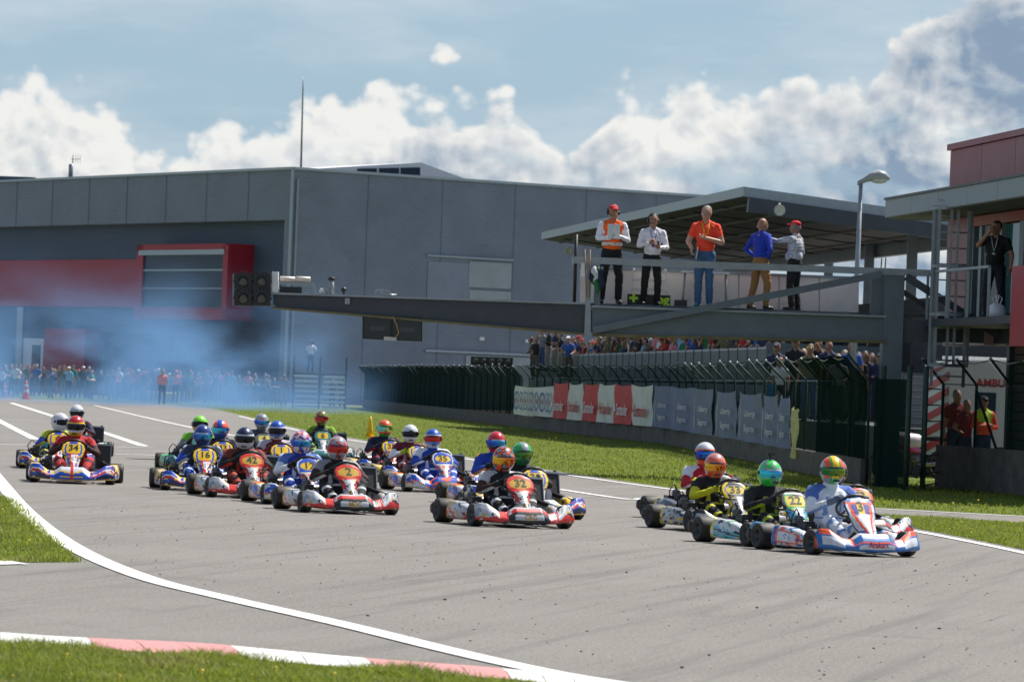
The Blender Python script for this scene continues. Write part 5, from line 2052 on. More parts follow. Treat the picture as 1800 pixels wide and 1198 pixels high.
CP['seat'] = b.mesh('seat', SEAT)
# engine with finned barrel, carburettor, airbox and exhaust on the driver's right
b = MB()
b.box((-.46, .12, .07), (-.28, .36, .20)); b.box((-.44, .36, .10), (-.32, .42, .18)); b.box((-.50, .14, .2), (-.44, .30, .30))
b.lathe([(.085, .0), (.085, .06)], 14, 'X', (-.50, .26, .15))
for k in range(7):
    b.lathe([(.068, .20 + k * .022), (.068, .208 + k * .022)], 14, 'Z', (-.37, .20, 0))
b.lathe([(.052, .19), (.052, .36), (.03, .375)], 14, 'Z', (-.37, .20, 0))
b.tube([(-.37, .20, .37), (-.37, .20, .405)], .014, 6)
CP['engine'] = b.mesh('engine', ENGINE)
b = MB(); b.tube([(-.37, .20, .40), (-.44, .12, .45), (-.50, .10, .36), (-.47, .16, .22)], .008, 6); CP['ignition_lead'] = b.mesh('ignition_lead', ENG_B)
b = MB()
b.box((-.47, -.15, .17), (-.33, .02, .30)); b.box((-.455, -.13, .301), (-.345, .0, .325))
b.tube([(-.44, -.15, .25), (-.44, -.21, .25)], .022, 10); b.tube([(-.37, -.15, .25), (-.37, -.21, .25)], .022, 10)
b.tube([(-.40, .02, .25), (-.38, .14, .22)], .035, 10)
CP['airbox'] = b.mesh('airbox', ENG_B)
b = MB(); b.tube([(-.34, .14, .28), (-.44, .02, .20), (-.50, -.12, .17)], [.025, .03, .03], 8); b.tube([(-.34, .28, .26), (-.22, .42, .27), (.0, .52, .27), (.2, .54, .26), (.36, .52, .25)], [.025, .04, .062, .062, .05], 10); CP['exhaust'] = b.mesh('exhaust', ALLOY)
b = MB(); b.tube([(-.52, .10, .145), (-.52, -.02, .14)], .032, 10); b.ball((-.52, -.02, .14), .034, 8, 6); CP['clutch_cover'] = b.mesh('clutch_cover', ALLOY)
rot = Matrix.Translation((.40, .16, .17)) @ Matrix.Rotation(R(-18), 4, 'X') @ Matrix.Rotation(R(8), 4, 'Z')
CP['radiator'] = MB().box((-.105, -.022, .02), (.105, .022, .38), M4=rot).mesh('radiator', RADC)
b = MB()
b.box((-.118, -.03, .38), (.118, .03, .405), M4=rot); b.box((-.118, -.03, .0), (.118, .03, .02), M4=rot)
b.box((-.118, -.028, .02), (-.1055, .028, .38), M4=rot); b.box((.1055, -.028, .02), (.118, .028, .38), M4=rot)
CP['radiator_frame'] = b.mesh('radiator_frame', ALLOY)
b = MB(); p_ = rot @ Vector((.07, 0, .40)); b.tube([p_, p_ + Vector((0, 0, .035))], .02, 10); CP['radiator_cap'] = b.mesh('radiator_cap', ENG_B)
b = MB(); p_ = rot @ Vector((.0, -.03, .12)); b.tube([p_, p_ + Vector((.02, -.12, -.02)), p_ + Vector((.14, -.20, -.06)), p_ + Vector((.16, -.34, -.08))], .03, 8); CP['water_hose'] = b.mesh('water_hose', ENG_B)
b = MB()
b.rings([[(x, .74 + .045 * math.cos(2 * math.pi * k / 10), .155 + h * math.sin(2 * math.pi * k / 10)) for k in range(10)] for x, h in ((-.69, .05), (-.66, .075), (-.40, .075), (-.36, .05), (.36, .05), (.40, .075), (.66, .075), (.69, .05))])
CP['rear_bumper'] = b.mesh('rear_bumper', BLACK)
b = MB(); b.tube([(-.13, -.60, .06), (-.13, -.66, .20)], .01, 6); b.box((-.17, -.68, .17), (-.09, -.655, .21)); CP['brake_pedal'] = b.mesh('brake_pedal', ALLOY)
b = MB(); b.tube([(.13, -.60, .06), (.13, -.66, .20)], .01, 6); b.box((.09, -.68, .17), (.17, -.655, .21)); CP['throttle_pedal'] = b.mesh('throttle_pedal', ALLOY)
b = MB(); b.lathe([(.085, -.006), (.085, .006)], 20, 'X', (.20, .54, .14)); CP['brake_disc'] = b.mesh('brake_disc', ALLOY)
b = MB()
for k in range(3):
    b.tube([(-.53 + k * .035 + .02 * math.cos(a * .5), -.36 + .0, .165 + .02 * math.sin(a * .5)) for a in range(13)], .005, 4)
CP['exhaust_springs'] = b.mesh('exhaust_spring', CHROME)


def build_kart(num, lv, pos, yaw, steer, label, sign=None, sign_col=None):
    k = thing('racing_kart', label, 'kart', pos, yaw, 'racing karts on the track')
    D = kart_meshes(lv)
    for nm, me in CP.items():
        if nm in ('radiator_frame', 'radiator_cap', 'ignition_lead', 'clutch_cover', 'water_hose'):
            continue
        o = put(me.name.split('.')[0], me, k)
        if nm == 'engine':
            put('ignition_lead', CP['ignition_lead'], o); put('clutch_cover', CP['clutch_cover'], o)
        if nm == 'radiator':
            for w in ('radiator_frame', 'radiator_cap', 'water_hose'):
                put(w, CP[w], o)
    sp = put('front_spoiler', D['spoiler'], k)
    sp.scale = (1, 1, 1.14)
    if sign:
        put('lettering', text_mesh(sign, sign_col, .072, bold=.002), sp, (0, -.906, .108), (R(82), 0, 0))
    no = put('nose_panel', D['nose'], k)
    if num:
        sz = {1: .16, 2: .145}.get(len(num), .12)
        put('number', text_mesh(num, INK, sz, bold=.0025), no, (0, -.4684, .5017), (R(52.2), 0, 0))
    for w in ('pod-1', 'pod1'):
        put('side_pod', D[w], k).scale = (1, 1, 1.1)
    for s in (-1, 1):
        w = put('wheel', TY_F, k, (s * .535, -.50, .130), (0, 0, steer)); put('rim', RM_F, w)
        w = put('wheel', TY_R, k, (s * .592, .54, .1405)); put('rim', RM_R, w)
    return k


# ------------------------------------------------------------------ helmets
def helmet_mesh(fn, pal):
    N, Mn = 64, 44
    rings = []
    for j in range(Mn + 1):
        t = math.pi * (.03 + .80 * j / Mn)
        ring = []
        for i in range(N):
            a = 2 * math.pi * i / N
            x, y, z = math.sin(t) * math.sin(a), -math.sin(t) * math.cos(a), math.cos(t)
            X, Y, Z = .132 * x, .156 * y, .156 * z
            if z < 0:
                X *= 1 - .10 * z * z
                if y < 0:
                    Y *= 1 + .10 * (-z) * (-y)
            ring.append((X, Y, Z))
        rings.append(ring)

    def pf(j, i):
        t = math.pi * (.03 + .80 * (j + .5) / Mn)
        a = 2 * math.pi * (i + .5) / N
        return fn(math.sin(t) * math.sin(a), -math.sin(t) * math.cos(a), math.cos(t))
    b = MB(); b.rings(rings, paint=pf)
    return b.mesh('helmet', [paint(c, .22, .8) for c in pal])


def visor_mesh(mat):
    rings = []
    for j in range(9):
        el = R(-17 + 36 * j / 8)
        ring = []
        for i in range(25):
            a = R(-78 + 156 * i / 24)
            e = el * (1 - .25 * (abs(a) / R(78)) ** 3)
            X, Y, Z = .1345 * math.cos(e) * math.sin(a), -.1600 * math.cos(e) * math.cos(a), .156 * math.sin(e)
            ring.append((X, Y, Z))
        rings.append(ring)
    b = MB(); b.rings(rings, caps=False, closed=False)
    return b.mesh('visor', mat)


def visor_mat(name, c0, c1):
    m, n, b, o = new_mat(name)
    x, y, z = sep(n, objco(n))
    f = (x * 5.0 + z * 2.5 + 0.5).clamp()
    n.links.new(mixc(n, f, c0, c1), b.inputs['Base Color'])
    b.inputs['Metallic'].default_value = .85
    b.inputs['Roughness'].default_value = .16
    return m


VIS = {
    'dark': visor_mat('smoked_visor', (.02, .02, .025), (.03, .03, .035)),
    'fire': visor_mat('orange_mirror_visor', (.75, .45, .04), (.70, .08, .03)),
    'blue': visor_mat('blue_mirror_visor', (.03, .08, .5), (.05, .35, .6)),
    'green': visor_mat('green_mirror_visor', (.03, .16, .05), (.22, .30, .03)),
    'cyan': visor_mat('cyan_mirror_visor', (.05, .55, .65), (.08, .25, .65)),
    'red': visor_mat('red_mirror_visor', (.40, .03, .03), (.55, .05, .03)),
    'yel': visor_mat('yellow_mirror_visor', (.10, .55, .50), (.62, .55, .04)),
}
VISM = {k: visor_mesh(m) for k, m in VIS.items()}


def strip_mesh(mat):
    rings = []
    for e in (13.5, 19.5):
        el = R(e)
        rings.append([(.1360 * math.cos(el) * math.sin(R(a)), -.1615 * math.cos(el) * math.cos(R(a)), .156 * math.sin(el) - .02 * (abs(a) / 66) ** 3) for a in range(-66, 67, 6)])
    b = MB(); b.rings(rings, caps=False, closed=False)
    return b.mesh('visor_strip', mat)


STRIP = [strip_mesh(paint(c)) for c in (BK, (200, 204, 210), NV)]


def h_stripe(x, y, z):
    if z < -.45: return 1 if abs(x) < .4 else 3
    if abs(x) < .26: return 0
    if abs(x) < .42: return 1
    return 2 if abs(x) < .8 else 3


def h_crown(x, y, z):
    return 0 if z > .45 else (1 if z > .12 else (2 if z > -.5 else 1))


def h_patch(x, y, z):
    v = blot(x * 3 + 1, z * 3 + y * 2, 1.2)
    return 0 if v > .35 else (1 if v > -.45 else 2)


def h_plain(x, y, z):
    return 1 if z < -.74 else (2 if abs(z - .40 - x * x * .2) < .05 and y < -.3 and abs(x) < .25 else 0)


def h_brow(x, y, z):
    if z > .35 and abs(x) < .30 and y < 0: return 2
    return 0 if z > .2 or abs(x) > .75 else (1 if z < -.3 else 0)


def build_driver(pos, yaw, sz, lx, hyaw, hpitch, suit, label, helm, group='kart drivers in full face helmets', cam_on=False):
    p = put('person', DRIVER, None, pos, (0, 0, yaw))
    p.scale = (1, 1, sz)
    tag(p, label, 'person', group)
    dress(p, DRIVER, suit=cloth(suit[0]), shoulder=cloth(suit[1]), arm=cloth(suit[2]), leg=cloth(suit[3]), glove=cloth(suit[4]), stripe=cloth(suit[5]), boot=cloth((30, 30, 34)), collar=cloth(suit[0]))
    fn, pal, vis = helm
    h = put('helmet', helmet_mesh(fn, pal), p, (0, .19, .88), (hpitch, 0, hyaw))
    h.scale = (1, 1, 1 / sz)
    v = put('visor', VISM[vis], h)
    put('visor_strip', STRIP[len(label) % 3], h)
    for s in (-1, 1):
        b = MB(); b.lathe([(.022, -.006), (.02, .008), (0.0, .010)], 12, 'X', (s * .133, .0, .01)); b.build('visor_pivot', BLACK, h)
    b = MB(); b.beam((-.035, -.172, -.09), (.035, -.172, -.09), .01, .018); b.build('chin_vent', BLACK, h)
    if cam_on:
        b = MB(); b.tube([(0, 0, .15), (0, 0, .20)], .012, 6); b.box((-.045, -.03, .20), (.045, .03, .235)); b.build('helmet_camera', BLACK, h)
    return p


# number, helmet pixel x/y, depth, heading, steer, driver height, livery, suit colours (torso, shoulder, arm, leg, glove), helmet, words
Wt, Bk, Nv, Bl, Rd_, Or_, Gy = (222, 226, 234), (26, 26, 30), (28, 36, 62), (30, 70, 170), (180, 30, 40), (230, 90, 30), (120, 124, 130)
BURG = (110, 26, 44)
KARTS = [
    ('3', 1463, 833, 44.8, 23, 8, .97, 'ar', (Wt, (80, 110, 180), Wt, Wt, (96, 112, 132)), (h_stripe, [YE, (46, 170, 60), OR, SV], 'green'), 'white, blue and orange', 'white suit', 'yellow helmet with green stripes', 'Arakart', M('sign_red', C(190, 36, 52), .5)),
    ('73', 1469, 838, 49.9, 22, 6, .86, 'ro', (Bk, Bk, Bk, Bk, Bk), (h_patch, [Bk, SV, RD], 'dark'), 'red and white', 'black suit', 'dark helmet hidden behind the white driver', None, None),
    ('22', 1353, 836, 46.4, 22, 8, .87, 'lb', (Bk, (36, 40, 36), Bk, Bk, (40, 40, 46)), (h_patch, [(50, 200, 80), (60, 210, 90), SV], 'cyan'), 'pale blue and green', 'black suit', 'bright green helmet carrying a small camera', None, None),
    ('33', 1257, 822, 50.5, 19, 6, .86, 'yb', (Bk, Bk, (200, 196, 30), Bk, (190, 190, 40)), (h_patch, [OR, SV, OR], 'fire'), 'yellow, silver and black', 'black suit with yellow sleeves', 'orange helmet with fiery visor', None, None),
    ('8', 1239, 802, 54.5, 19, 4, .95, 'gy', (Rd_, Wt, Rd_, Rd_, Rd_), (h_crown, [WH, OR, BK], 'blue'), 'grey and white', 'red and white suit', 'white and orange helmet with blue visor', None, None),
    ('32', 885, 811, 49.6, 18, 6, .86, 'crg', (Bk, (190, 190, 195), (60, 30, 26), Bk, Bk), (h_patch, [OR, BK, SV], 'fire'), 'red and white', 'black suit with white shoulders', 'orange and black helmet', 'CRG', M('sign_gold', C(190, 150, 30), .5)),
    ('30', 917, 801, 53.2, 16, 4, .87, 'en', (Bk, Bk, Bk, Nv, Bk), (h_brow, [(30, 170, 80), (30, 120, 60), SV], 'green'), 'yellow, blue and white', 'black suit', 'plain green helmet', None, None),
    ('5', 872, 780, 57.9, 15, 4, .95, 'fa', (Bl, Bl, Bl, Bl, Bk), (h_crown, [(200, 30, 40), (200, 30, 40), BK], 'blue'), 'yellow and blue', 'blue suit', 'red and black helmet', None, None),
    ('35', 761, 772, 63.8, 15, 5, .88, 'fa', (Bl, Wt, Bl, Bl, Bk), (h_crown, [BL, WH, (70, 130, 210)], 'red'), 'blue and orange', 'blue and white suit', 'white helmet with blue crown and red visor', None, None),
    ('40', 721, 766, 69.0, 14, 3, .88, 'en', (BURG, BURG, Wt, BURG, (150, 180, 40)), (h_plain, [WH, WH, BK], 'dark'), 'yellow and blue', 'burgundy suit', 'plain white helmet with open dark visor', None, None),
    ('33', 676, 757, 73.5, 13, 3, .90, 'en', (Nv, Nv, Nv, Nv, Nv), (h_crown, [OR, (60, 170, 60), OR], 'yel'), 'yellow, blue and red', 'navy suit', 'orange helmet with mirrored yellow visor', None, None),
    ('6', 565, 739, 84.0, 6, 2, .94, 'te', (Nv, (120, 160, 40), Nv, Nv, Bk), (h_patch, [RD, BK, GR], 'red'), 'teal and white', 'navy and green suit', 'red and black helmet', None, None),
    ('2', 593, 793, 52.3, 15, 5, .87, 'crg', (Bk, (150, 150, 155), (50, 30, 28), Bk, Bk), (h_patch, [SV, SV, RD], 'red'), 'red, white and gold', 'black and white suit', 'grey and red helmet', 'MDC', M('sign_gold', C(190, 150, 30), .5)),
    ('12', 529, 780, 55.0, 13, 5, .89, 'fa', ((34, 60, 150), (90, 120, 190), Wt, Bl, Bk), (h_patch, [WH, OR, BL], 'blue'), 'blue and white', 'blue suit with white sleeves', 'swirled white, orange and blue helmet', None, None),
    ('42', 430, 772, 57.2, 13, 5, .88, 'crg', (Bk, (120, 50, 34), Bk, (90, 40, 30), Bk), (h_crown, [NV, WH, WH], 'dark'), 'red and white', 'black and red suit', 'navy and white helmet with dark visor', None, None),
    ('16', 356, 768, 59.7, 8, 3, .86, 'en', (Nv, (60, 66, 90), Bl, Bl, Nv), (h_crown, [(30, 56, 130), (30, 56, 130), NV], 'blue'), 'blue, yellow and red', 'navy and blue suit', 'dark blue helmet with gold sides', None, None),
    ('43', 387, 760, 66.0, 8, 3, .87, 'en', (Nv, Nv, Nv, Nv, Bk), (h_brow, [OR, BL, BL], 'cyan'), 'yellow and blue', 'navy suit', 'orange and blue helmet', None, None),
    ('', 351, 748, 71.0, 8, 3, .88, 'te', (Gy, (130, 200, 50), Gy, Gy, Bk), (h_brow, [(130, 220, 40), OR, (130, 220, 40)], 'dark'), 'green and yellow', 'grey suit with green shoulders', 'lime green helmet with orange patches', None, None),
    ('4', 460, 745, 77.0, 8, 2, .90, 'gy', ((70, 78, 92), (70, 78, 92), (70, 78, 92), Nv, Bk), (h_plain, [SV, SV, OR], 'blue'), 'dark grey', 'dark grey suit', 'silver grey helmet', None, None),
    ('1', 487, 760, 65.5, 10, 3, .90, 'en', (BURG, (190, 180, 190), BURG, BURG, BURG), (h_crown, [BL, WH, (60, 110, 190)], 'dark'), 'white and yellow', 'burgundy and lilac suit', 'blue and white helmet with dark visor', None, None),
    ('34', 133, 757, 61.2, 4, 1, .91, 'en', (Rd_, Rd_, (60, 20, 24), Rd_, Bk), (h_crown, [(190, 24, 40), YE, WH], 'dark'), 'blue, yellow and red', 'red suit', 'red, yellow and white helmet', None, None),
    ('4', 105, 748, 69.2, 4, 1, .85, 'en', (Bl, (190, 200, 50), Bl, Nv, Nv), (h_plain, [WH, WH, BK], 'dark'), 'yellow and light blue', 'blue suit with yellow patches', 'smooth white helmet turned aside', None, None),
    ('', 135, 731, 80.0, 3, 0, .91, 'te', (Nv, Nv, Nv, Rd_, Bk), (h_crown, [WH, SV, BK], 'dark'), 'white and dark', 'navy suit', 'silver and white helmet', None, None),
]
STRIPES = [(120, 150, 200), (90, 90, 96), (150, 170, 40), (200, 196, 40), (222, 222, 226), (190, 190, 195), (60, 60, 70), (214, 150, 40), (220, 226, 240), (180, 150, 160), (160, 40, 50), (150, 200, 60), (190, 190, 195), (220, 225, 235), (190, 60, 40), (200, 206, 220), (80, 90, 120), (90, 96, 100), (100, 108, 120), (200, 190, 200), (40, 30, 36), (200, 200, 60), (180, 40, 40)]
for i, (num, hx, hy, d, yaw, steer, sz, lv, suit, helm, kw, sw, hw, sign, sc) in enumerate(KARTS):
    hp = P(hx, hy, d)
    yw = R(yaw)
    off = Matrix.Rotation(yw, 3, 'Z') @ Vector((0, .19, 0))
    pos = (hp.x - off.x, hp.y - off.y, 0)
    kl = kw + ' racing kart ' + (('number ' + num) if num and num not in ('73', '8', '5') else 'half hidden by the karts ahead')
    if i == 2:
        kl = 'pale blue and green racing kart number 22 beside the white one'
    kl = {5: 'red and white racing kart number 32 with gold lettering', 1: 'red racing kart tucked behind the white, blue and orange one', 20: 'blue, yellow and red racing kart number 34 running apart', 9: 'yellow and blue racing kart of the white helmeted driver', 16: 'yellow nosed blue racing kart of the orange and blue helmeted driver', 7: 'yellow and blue racing kart behind karts 32 and 30',
          4: 'grey and white racing kart behind the yellow, silver and black one', 17: 'green and yellow racing kart behind karts 16 and 43', 22: 'white and dark racing kart following behind kart 34', 21: 'yellow and light blue racing kart number 4 beside kart 34'}.get(i, kl)
    build_kart(num, lv, pos, yw, R(steer), kl, sign, sc)
    hyaw = {0: -12, 21: 55}.get(i, random.uniform(-14, 6))
    build_driver(pos, yw, sz, 0, R(hyaw), R(random.uniform(-2, 6)), suit + (STRIPES[i],), 'kart driver in ' + sw + ' and ' + hw, helm, cam_on=(num == '22'))
# ================================================================== FIGURES ON THE GANTRY
def person(mesh, pos, rz, scale, label, group=None, **mats):
    o = put('person', mesh, None, pos, (0, 0, rz))
    o.scale = (scale,) * 3
    tag(o, label, 'person', group)
    dress(o, mesh, **mats)
    return o


def headset(par, hc=(0, -.015, 1.645), yaw=0.0):
    h = put('headset', None, par, hc, (0, 0, yaw))
    b = MB()
    for s in (-1, 1):
        b.lathe([(.042, -.018), (.045, .0), (.03, .018)], 12, 'X', (s * .100, .01, -.01))
    b.tube([(.108 * math.cos(math.pi * k / 10), .01, .138 * math.sin(math.pi * k / 10)) for k in range(11)], .011, 6)
    b.tube([(-.09, 0, -.03), (-.07, -.09, -.06), (-.02, -.115, -.062)], .006, 5)
    m = b.mesh('headset', BLACK)
    h2 = put('headset', m, par, hc, (0, 0, yaw))
    bpy.data.objects.remove(h)
    return h2


deckY = .75


def on_deck(px, y_feet, off=deckY):
    p = gp(px, y_feet, off)
    z = (gp(1300, 541.5 + 9, .4)).z
    return Vector((P(px, y_feet, YG + off).x, YG + off, DECK_Z))


DECK_Z = gp(1300, 541.5, .305).z
S_G = F_PX / (YG + deckY)
# 1 marshal in orange vest with clipboard
B = standing(hands={'R': ((-.27, -.05, 1.17), (-.10, -.27, 1.17), (.8, -.4, .3), (.2, .6, .6)), 'L': ((.28, -.04, 1.15), (.05, -.24, 1.22), (-.9, -.3, .2), (0, .4, .8))}, hair='cap', head_yaw=R(8), feet=.14, wide=1.06, belly=.03)
m1 = B.mesh('marshal_body', .013, .006)
p1 = person(m1, on_deck(1072, 531), R(10), (531 - 354) / S_G / 1.80, 'marshal in orange vest, white shirt and red cap holding a clipboard', shirt=cloth((240, 100, 30)), uparm=cloth((224, 224, 230)), trousers=cloth((24, 24, 28)), cap=cloth((190, 40, 50)), skin=SKIN_T)
headset(p1)
b = MB(); b.box((-.15, -.30, 1.16), (.07, -.285, 1.42), M4=Matrix.Translation((0, -.02, .0)))
b.build('clipboard', M('clipboard_white', (.7, .7, .68), .6), p1)
b = MB()
for k in range(24):
    a0, a1 = 2 * math.pi * k / 24, 2 * math.pi * (k + 1) / 24
    q = [(.186 * math.cos(a), .162 * math.sin(a) - .012, z) for a in (a0, a1) for z in (1.045, 1.10)]
    b.add(q, [(0, 2, 3, 1)], 0, True)
b.build('reflective_band', M('reflective_tape', (.62, .62, .58), .4), p1)
# 2 official in white shirt
B = standing(hands={'R': ((-.27, -.06, 1.15), (-.10, -.27, 1.19), (.6, -.5, .4), (.4, .4, .6)), 'L': ((.27, -.06, 1.13), (.10, -.26, 1.12), (-.6, -.6, .1), (0, .3, .9))}, hair='short', head_yaw=R(-6), feet=.12, belly=.02)
m2 = B.mesh('official_body', .013, .006)
p2 = person(m2, on_deck(1143, 537), R(5), (537 - 374) / S_G / 1.79, 'official in white shirt and black trousers wearing a headset', shirt=cloth((226, 222, 228)), trousers=cloth((20, 20, 24)), skin=SKIN_T, hair=HAIR_D)
headset(p2)
b = MB(); b.tube([(-.06, -.11, 1.47), (-.05, -.135, 1.36), (0, -.14, 1.22), (.05, -.135, 1.36), (.06, -.11, 1.47)], .007, 5); b.box((-.03, -.15, 1.13), (.03, -.14, 1.21)); b.build('lanyard', cloth((30, 40, 130)), p2)
b = MB(); b.box((.05, -.32, 1.10), (.09, -.28, 1.24)); b.build('radio', BLACK, p2)
# 3 man in orange T-shirt and jeans
B = standing(hands={'R': ((-.30, .0, 1.14), (-.22, -.20, 1.02), (-.1, -.4, -.9), (1, 0, 0)), 'L': ((.29, -.04, 1.14), (.02, -.24, 1.20), (-.95, -.2, .1), (0, .4, .8))}, hair='short', head_yaw=R(-14), sleeves='short', feet=.09, step=.03, belly=.02)
m3 = B.mesh('official_body', .013, .006)
p3 = person(m3, on_deck(1236, 536), R(-6), (536 - 355) / S_G / 1.79, 'man in bright orange t-shirt and blue jeans holding papers', shirt=cloth((246, 74, 44)), trousers=cloth((62, 96, 132)), skin=SKIN, hair=HAIR_G, shoe=cloth((40, 130, 140)))
b = MB(); b.tube([(-.06, -.10, 1.47), (-.03, -.135, 1.34), (.0, -.14, 1.20), (.05, -.135, 1.34), (.06, -.10, 1.47)], .008, 5); b.build('lanyard', cloth((190, 200, 40)), p3)
b = MB(); b.box((-.26, -.26, .80), (-.25, -.10, 1.02), M4=Matrix.Rotation(R(8), 4, 'Y')); b.build('papers', M('paper', (.75, .75, .73), .7), p3)
# 4 man in blue sweater, hands on hips, seen from behind
B = standing(hands={'R': ((-.36, .08, 1.16), (-.17, -.06, 1.00), (.8, -.5, -.2), (.3, .5, 0)), 'L': ((.36, .08, 1.16), (.17, -.06, 1.00), (-.8, -.5, -.2), (-.3, .5, 0))}, hair='bald', head_yaw=R(-14), feet=.15, step=.06, belly=.04, wide=1.05)
m4 = B.mesh('official_body', .013, .006)
p4 = person(m4, on_deck(1334, 543), R(128), (543 - 380) / S_G / 1.79, 'balding man in royal blue sweater seen from behind, hands on hips', shirt=cloth((26, 56, 170)), trousers=cloth((142, 104, 62)), skin=SKIN_T, hair=SKIN_T)
# 5 man in checked shirt and red cap reaching to him
B = standing(hands={'L': ((.25, -.26, 1.36), (.27, -.50, 1.40), (.45, -.9, 0), (0, 0, -1)), 'R': ((-.27, .03, 1.15), (-.26, -.05, .92), (0, -.2, -1), (1, 0, 0))}, hair='cap', head_yaw=R(0), feet=.13, belly=.05, wide=1.06)
m5 = B.mesh('official_body', .013, .006)


def check_cloth():
    m, n, b, o = new_mat('checked_shirt')
    x, y, z = sep(n, objco(n))
    g1 = (x * 30.0)._m('FRACT')._m('GREATER_THAN', .75)
    g2 = (z * 30.0)._m('FRACT')._m('GREATER_THAN', .75)
    n.links.new(mixc(n, g1.max(g2), (.60, .60, .64), (.26, .27, .34)), b.inputs['Base Color'])
    b.inputs['Roughness'].default_value = .85
    return m


p5 = person(m5, on_deck(1394, 546), R(-118), (546 - 385) / S_G / 1.80, 'man in checked shirt and red cap reaching to the blue sweater', shirt=check_cloth(), trousers=cloth((22, 22, 26)), cap=cloth((200, 22, 36)), skin=SKIN_T, hair=HAIR_G)
# 6 man in black on the tower balcony
B = standing(hands={'R': ((-.30, -.10, 1.32), (-.08, -.22, 1.55), (.5, -.1, .8), (.3, .8, 0)), 'L': ((.30, .02, 1.15), (.30, -.05, .92), (0, -.2, -1), (-1, 0, 0))}, hair='short', head_yaw=R(-25), sleeves='short', feet=.13, belly=.05, wide=1.08)
m6 = B.mesh('official_body', .013, .006)
q6 = P(1746, 558, 77.9)
p6 = person(m6, (q6.x, q6.y, 3.165), R(-20), (558 - 384) / (F_PX / 77.9) / 1.79, 'man in black t-shirt with lanyard standing on the tower balcony', shirt=cloth((20, 22, 24)), trousers=cloth((18, 22, 34)), skin=SKIN_T, hair=HAIR_D)
b = MB(); b.tube([(-.06, -.11, 1.47), (-.03, -.14, 1.34), (.0, -.15, 1.20), (.04, -.14, 1.34), (.06, -.11, 1.47)], .008, 5); b.box((-.03, -.16, 1.06), (.03, -.15, 1.18)); b.build('lanyard', cloth((200, 200, 205)), p6)

# things standing on the platform
dz = DECK_Z
p = on_deck(1140, 536, DEEP - .30)
st = thing('step_ladder', 'pale aluminium step ladder leaning behind the white shirt official', 'ladder', p)
for x in (-.36, .36):
    b = MB(); b.beam((x, -.1, 0), (x * .85, .12, .72), .03, .05); b.build('stile', WHITE, st)
for k in range(4):
    b = MB(); b.box((-.35 + k * .015, -.10 + k * .055, .12 + k * .18), (.35 - k * .015, .02 + k * .055, .145 + k * .18)); b.build('step', WHITE, st)
p = on_deck(1238, 536, DEEP - .35)
tb = thing('folding_table', 'white folding table standing behind the orange t-shirt man', 'table', p)
MB().box((-.46, -.22, .66), (.46, .22, .69)).build('table_top', WHITE, tb)
for x in (-.42, .42):
    for y in (-.18, .18):
        b = MB(); b.tube([(x, y, 0), (x * .93, y, .655)], .014, 6); b.build('leg', GALV, tb)
p = on_deck(1141, 536, DEEP - .62)
pb = thing('pit_board', 'black pit board with yellow green letters on the platform', 'sign', p)
MB().box((-.42, -.012, 0), (.40, .012, .21)).build('board', M('pit_board_black', (.02, .02, .02), .6), pb)
NEON = M('neon_letter', C(190, 230, 40), .5)
put('lettering', text_mesh('+', NEON, .30, bold=.012), pb, (-.30, -.016, .12), (R(90), 0, 0))
put('lettering', text_mesh('eg', NEON, .24, bold=.008), pb, (.27, -.016, .12), (R(90), 0, 0))
MB().box((.48, -.1, 0), (.72, .05, .13)).build('battery_case', BLACK, pb)
p = gp(1047, 478, -.02)
fl = thing('rolled_flags', 'rolled navy, white and green flags hanging over the platform rail', 'flags', p)
for k, (dx_, c, ln) in enumerate(((-.05, (30, 34, 60), .34), (.03, (30, 110, 50), .52), (.10, (34, 40, 70), .44), (-.01, (200, 200, 205), .30))):
    b = MB()
    pts = [(dx_ + .03 * math.sin(j * 1.3 + k), -.09 - .01 * k, .10 - ln * j / 6) for j in range(7)]
    b.tube(pts, [.02, .05, .065, .06, .05, .04, .015], 8)
    b.build('flag', cloth(c), fl)
for k in range(2):
    b = MB(); b.tube([(-.16 + k * .06, -.06, -.5), (-.22 + k * .10, -.05, .42)], .011, 6); b.build('flag_stick', M('wood_stick', (.3, .18, .08), .6), fl)
q = P(1752, 560, 77.3)
bag = thing('carrier_bag', 'crumpled white plastic carrier bag on the tower balcony', 'bag', (q.x, q.y, 3.165))
b = MB()
b.rings([[((r_ + .02 * math.sin(k * 2.1 + j)) * math.cos(2 * math.pi * k / 14) * 1.2, (r_ + .015 * math.cos(k * 1.7 + j)) * math.sin(2 * math.pi * k / 14), z) for k in range(14)] for j, (r_, z) in enumerate(((.10, 0), (.14, .05), (.145, .15), (.11, .23), (.05, .27)))])
b.build('sack', M('white_plastic_film', (.75, .76, .78), .35), bag)
for s in (-1, 1):
    b = MB(); b.tube([(s * .05, 0, .25), (s * .09, 0, .36), (s * .03, .01, .42), (s * .0, 0, .27)], .012, 6); b.build('handle', M('white_plastic_film', (.75, .76, .78), .35), bag)

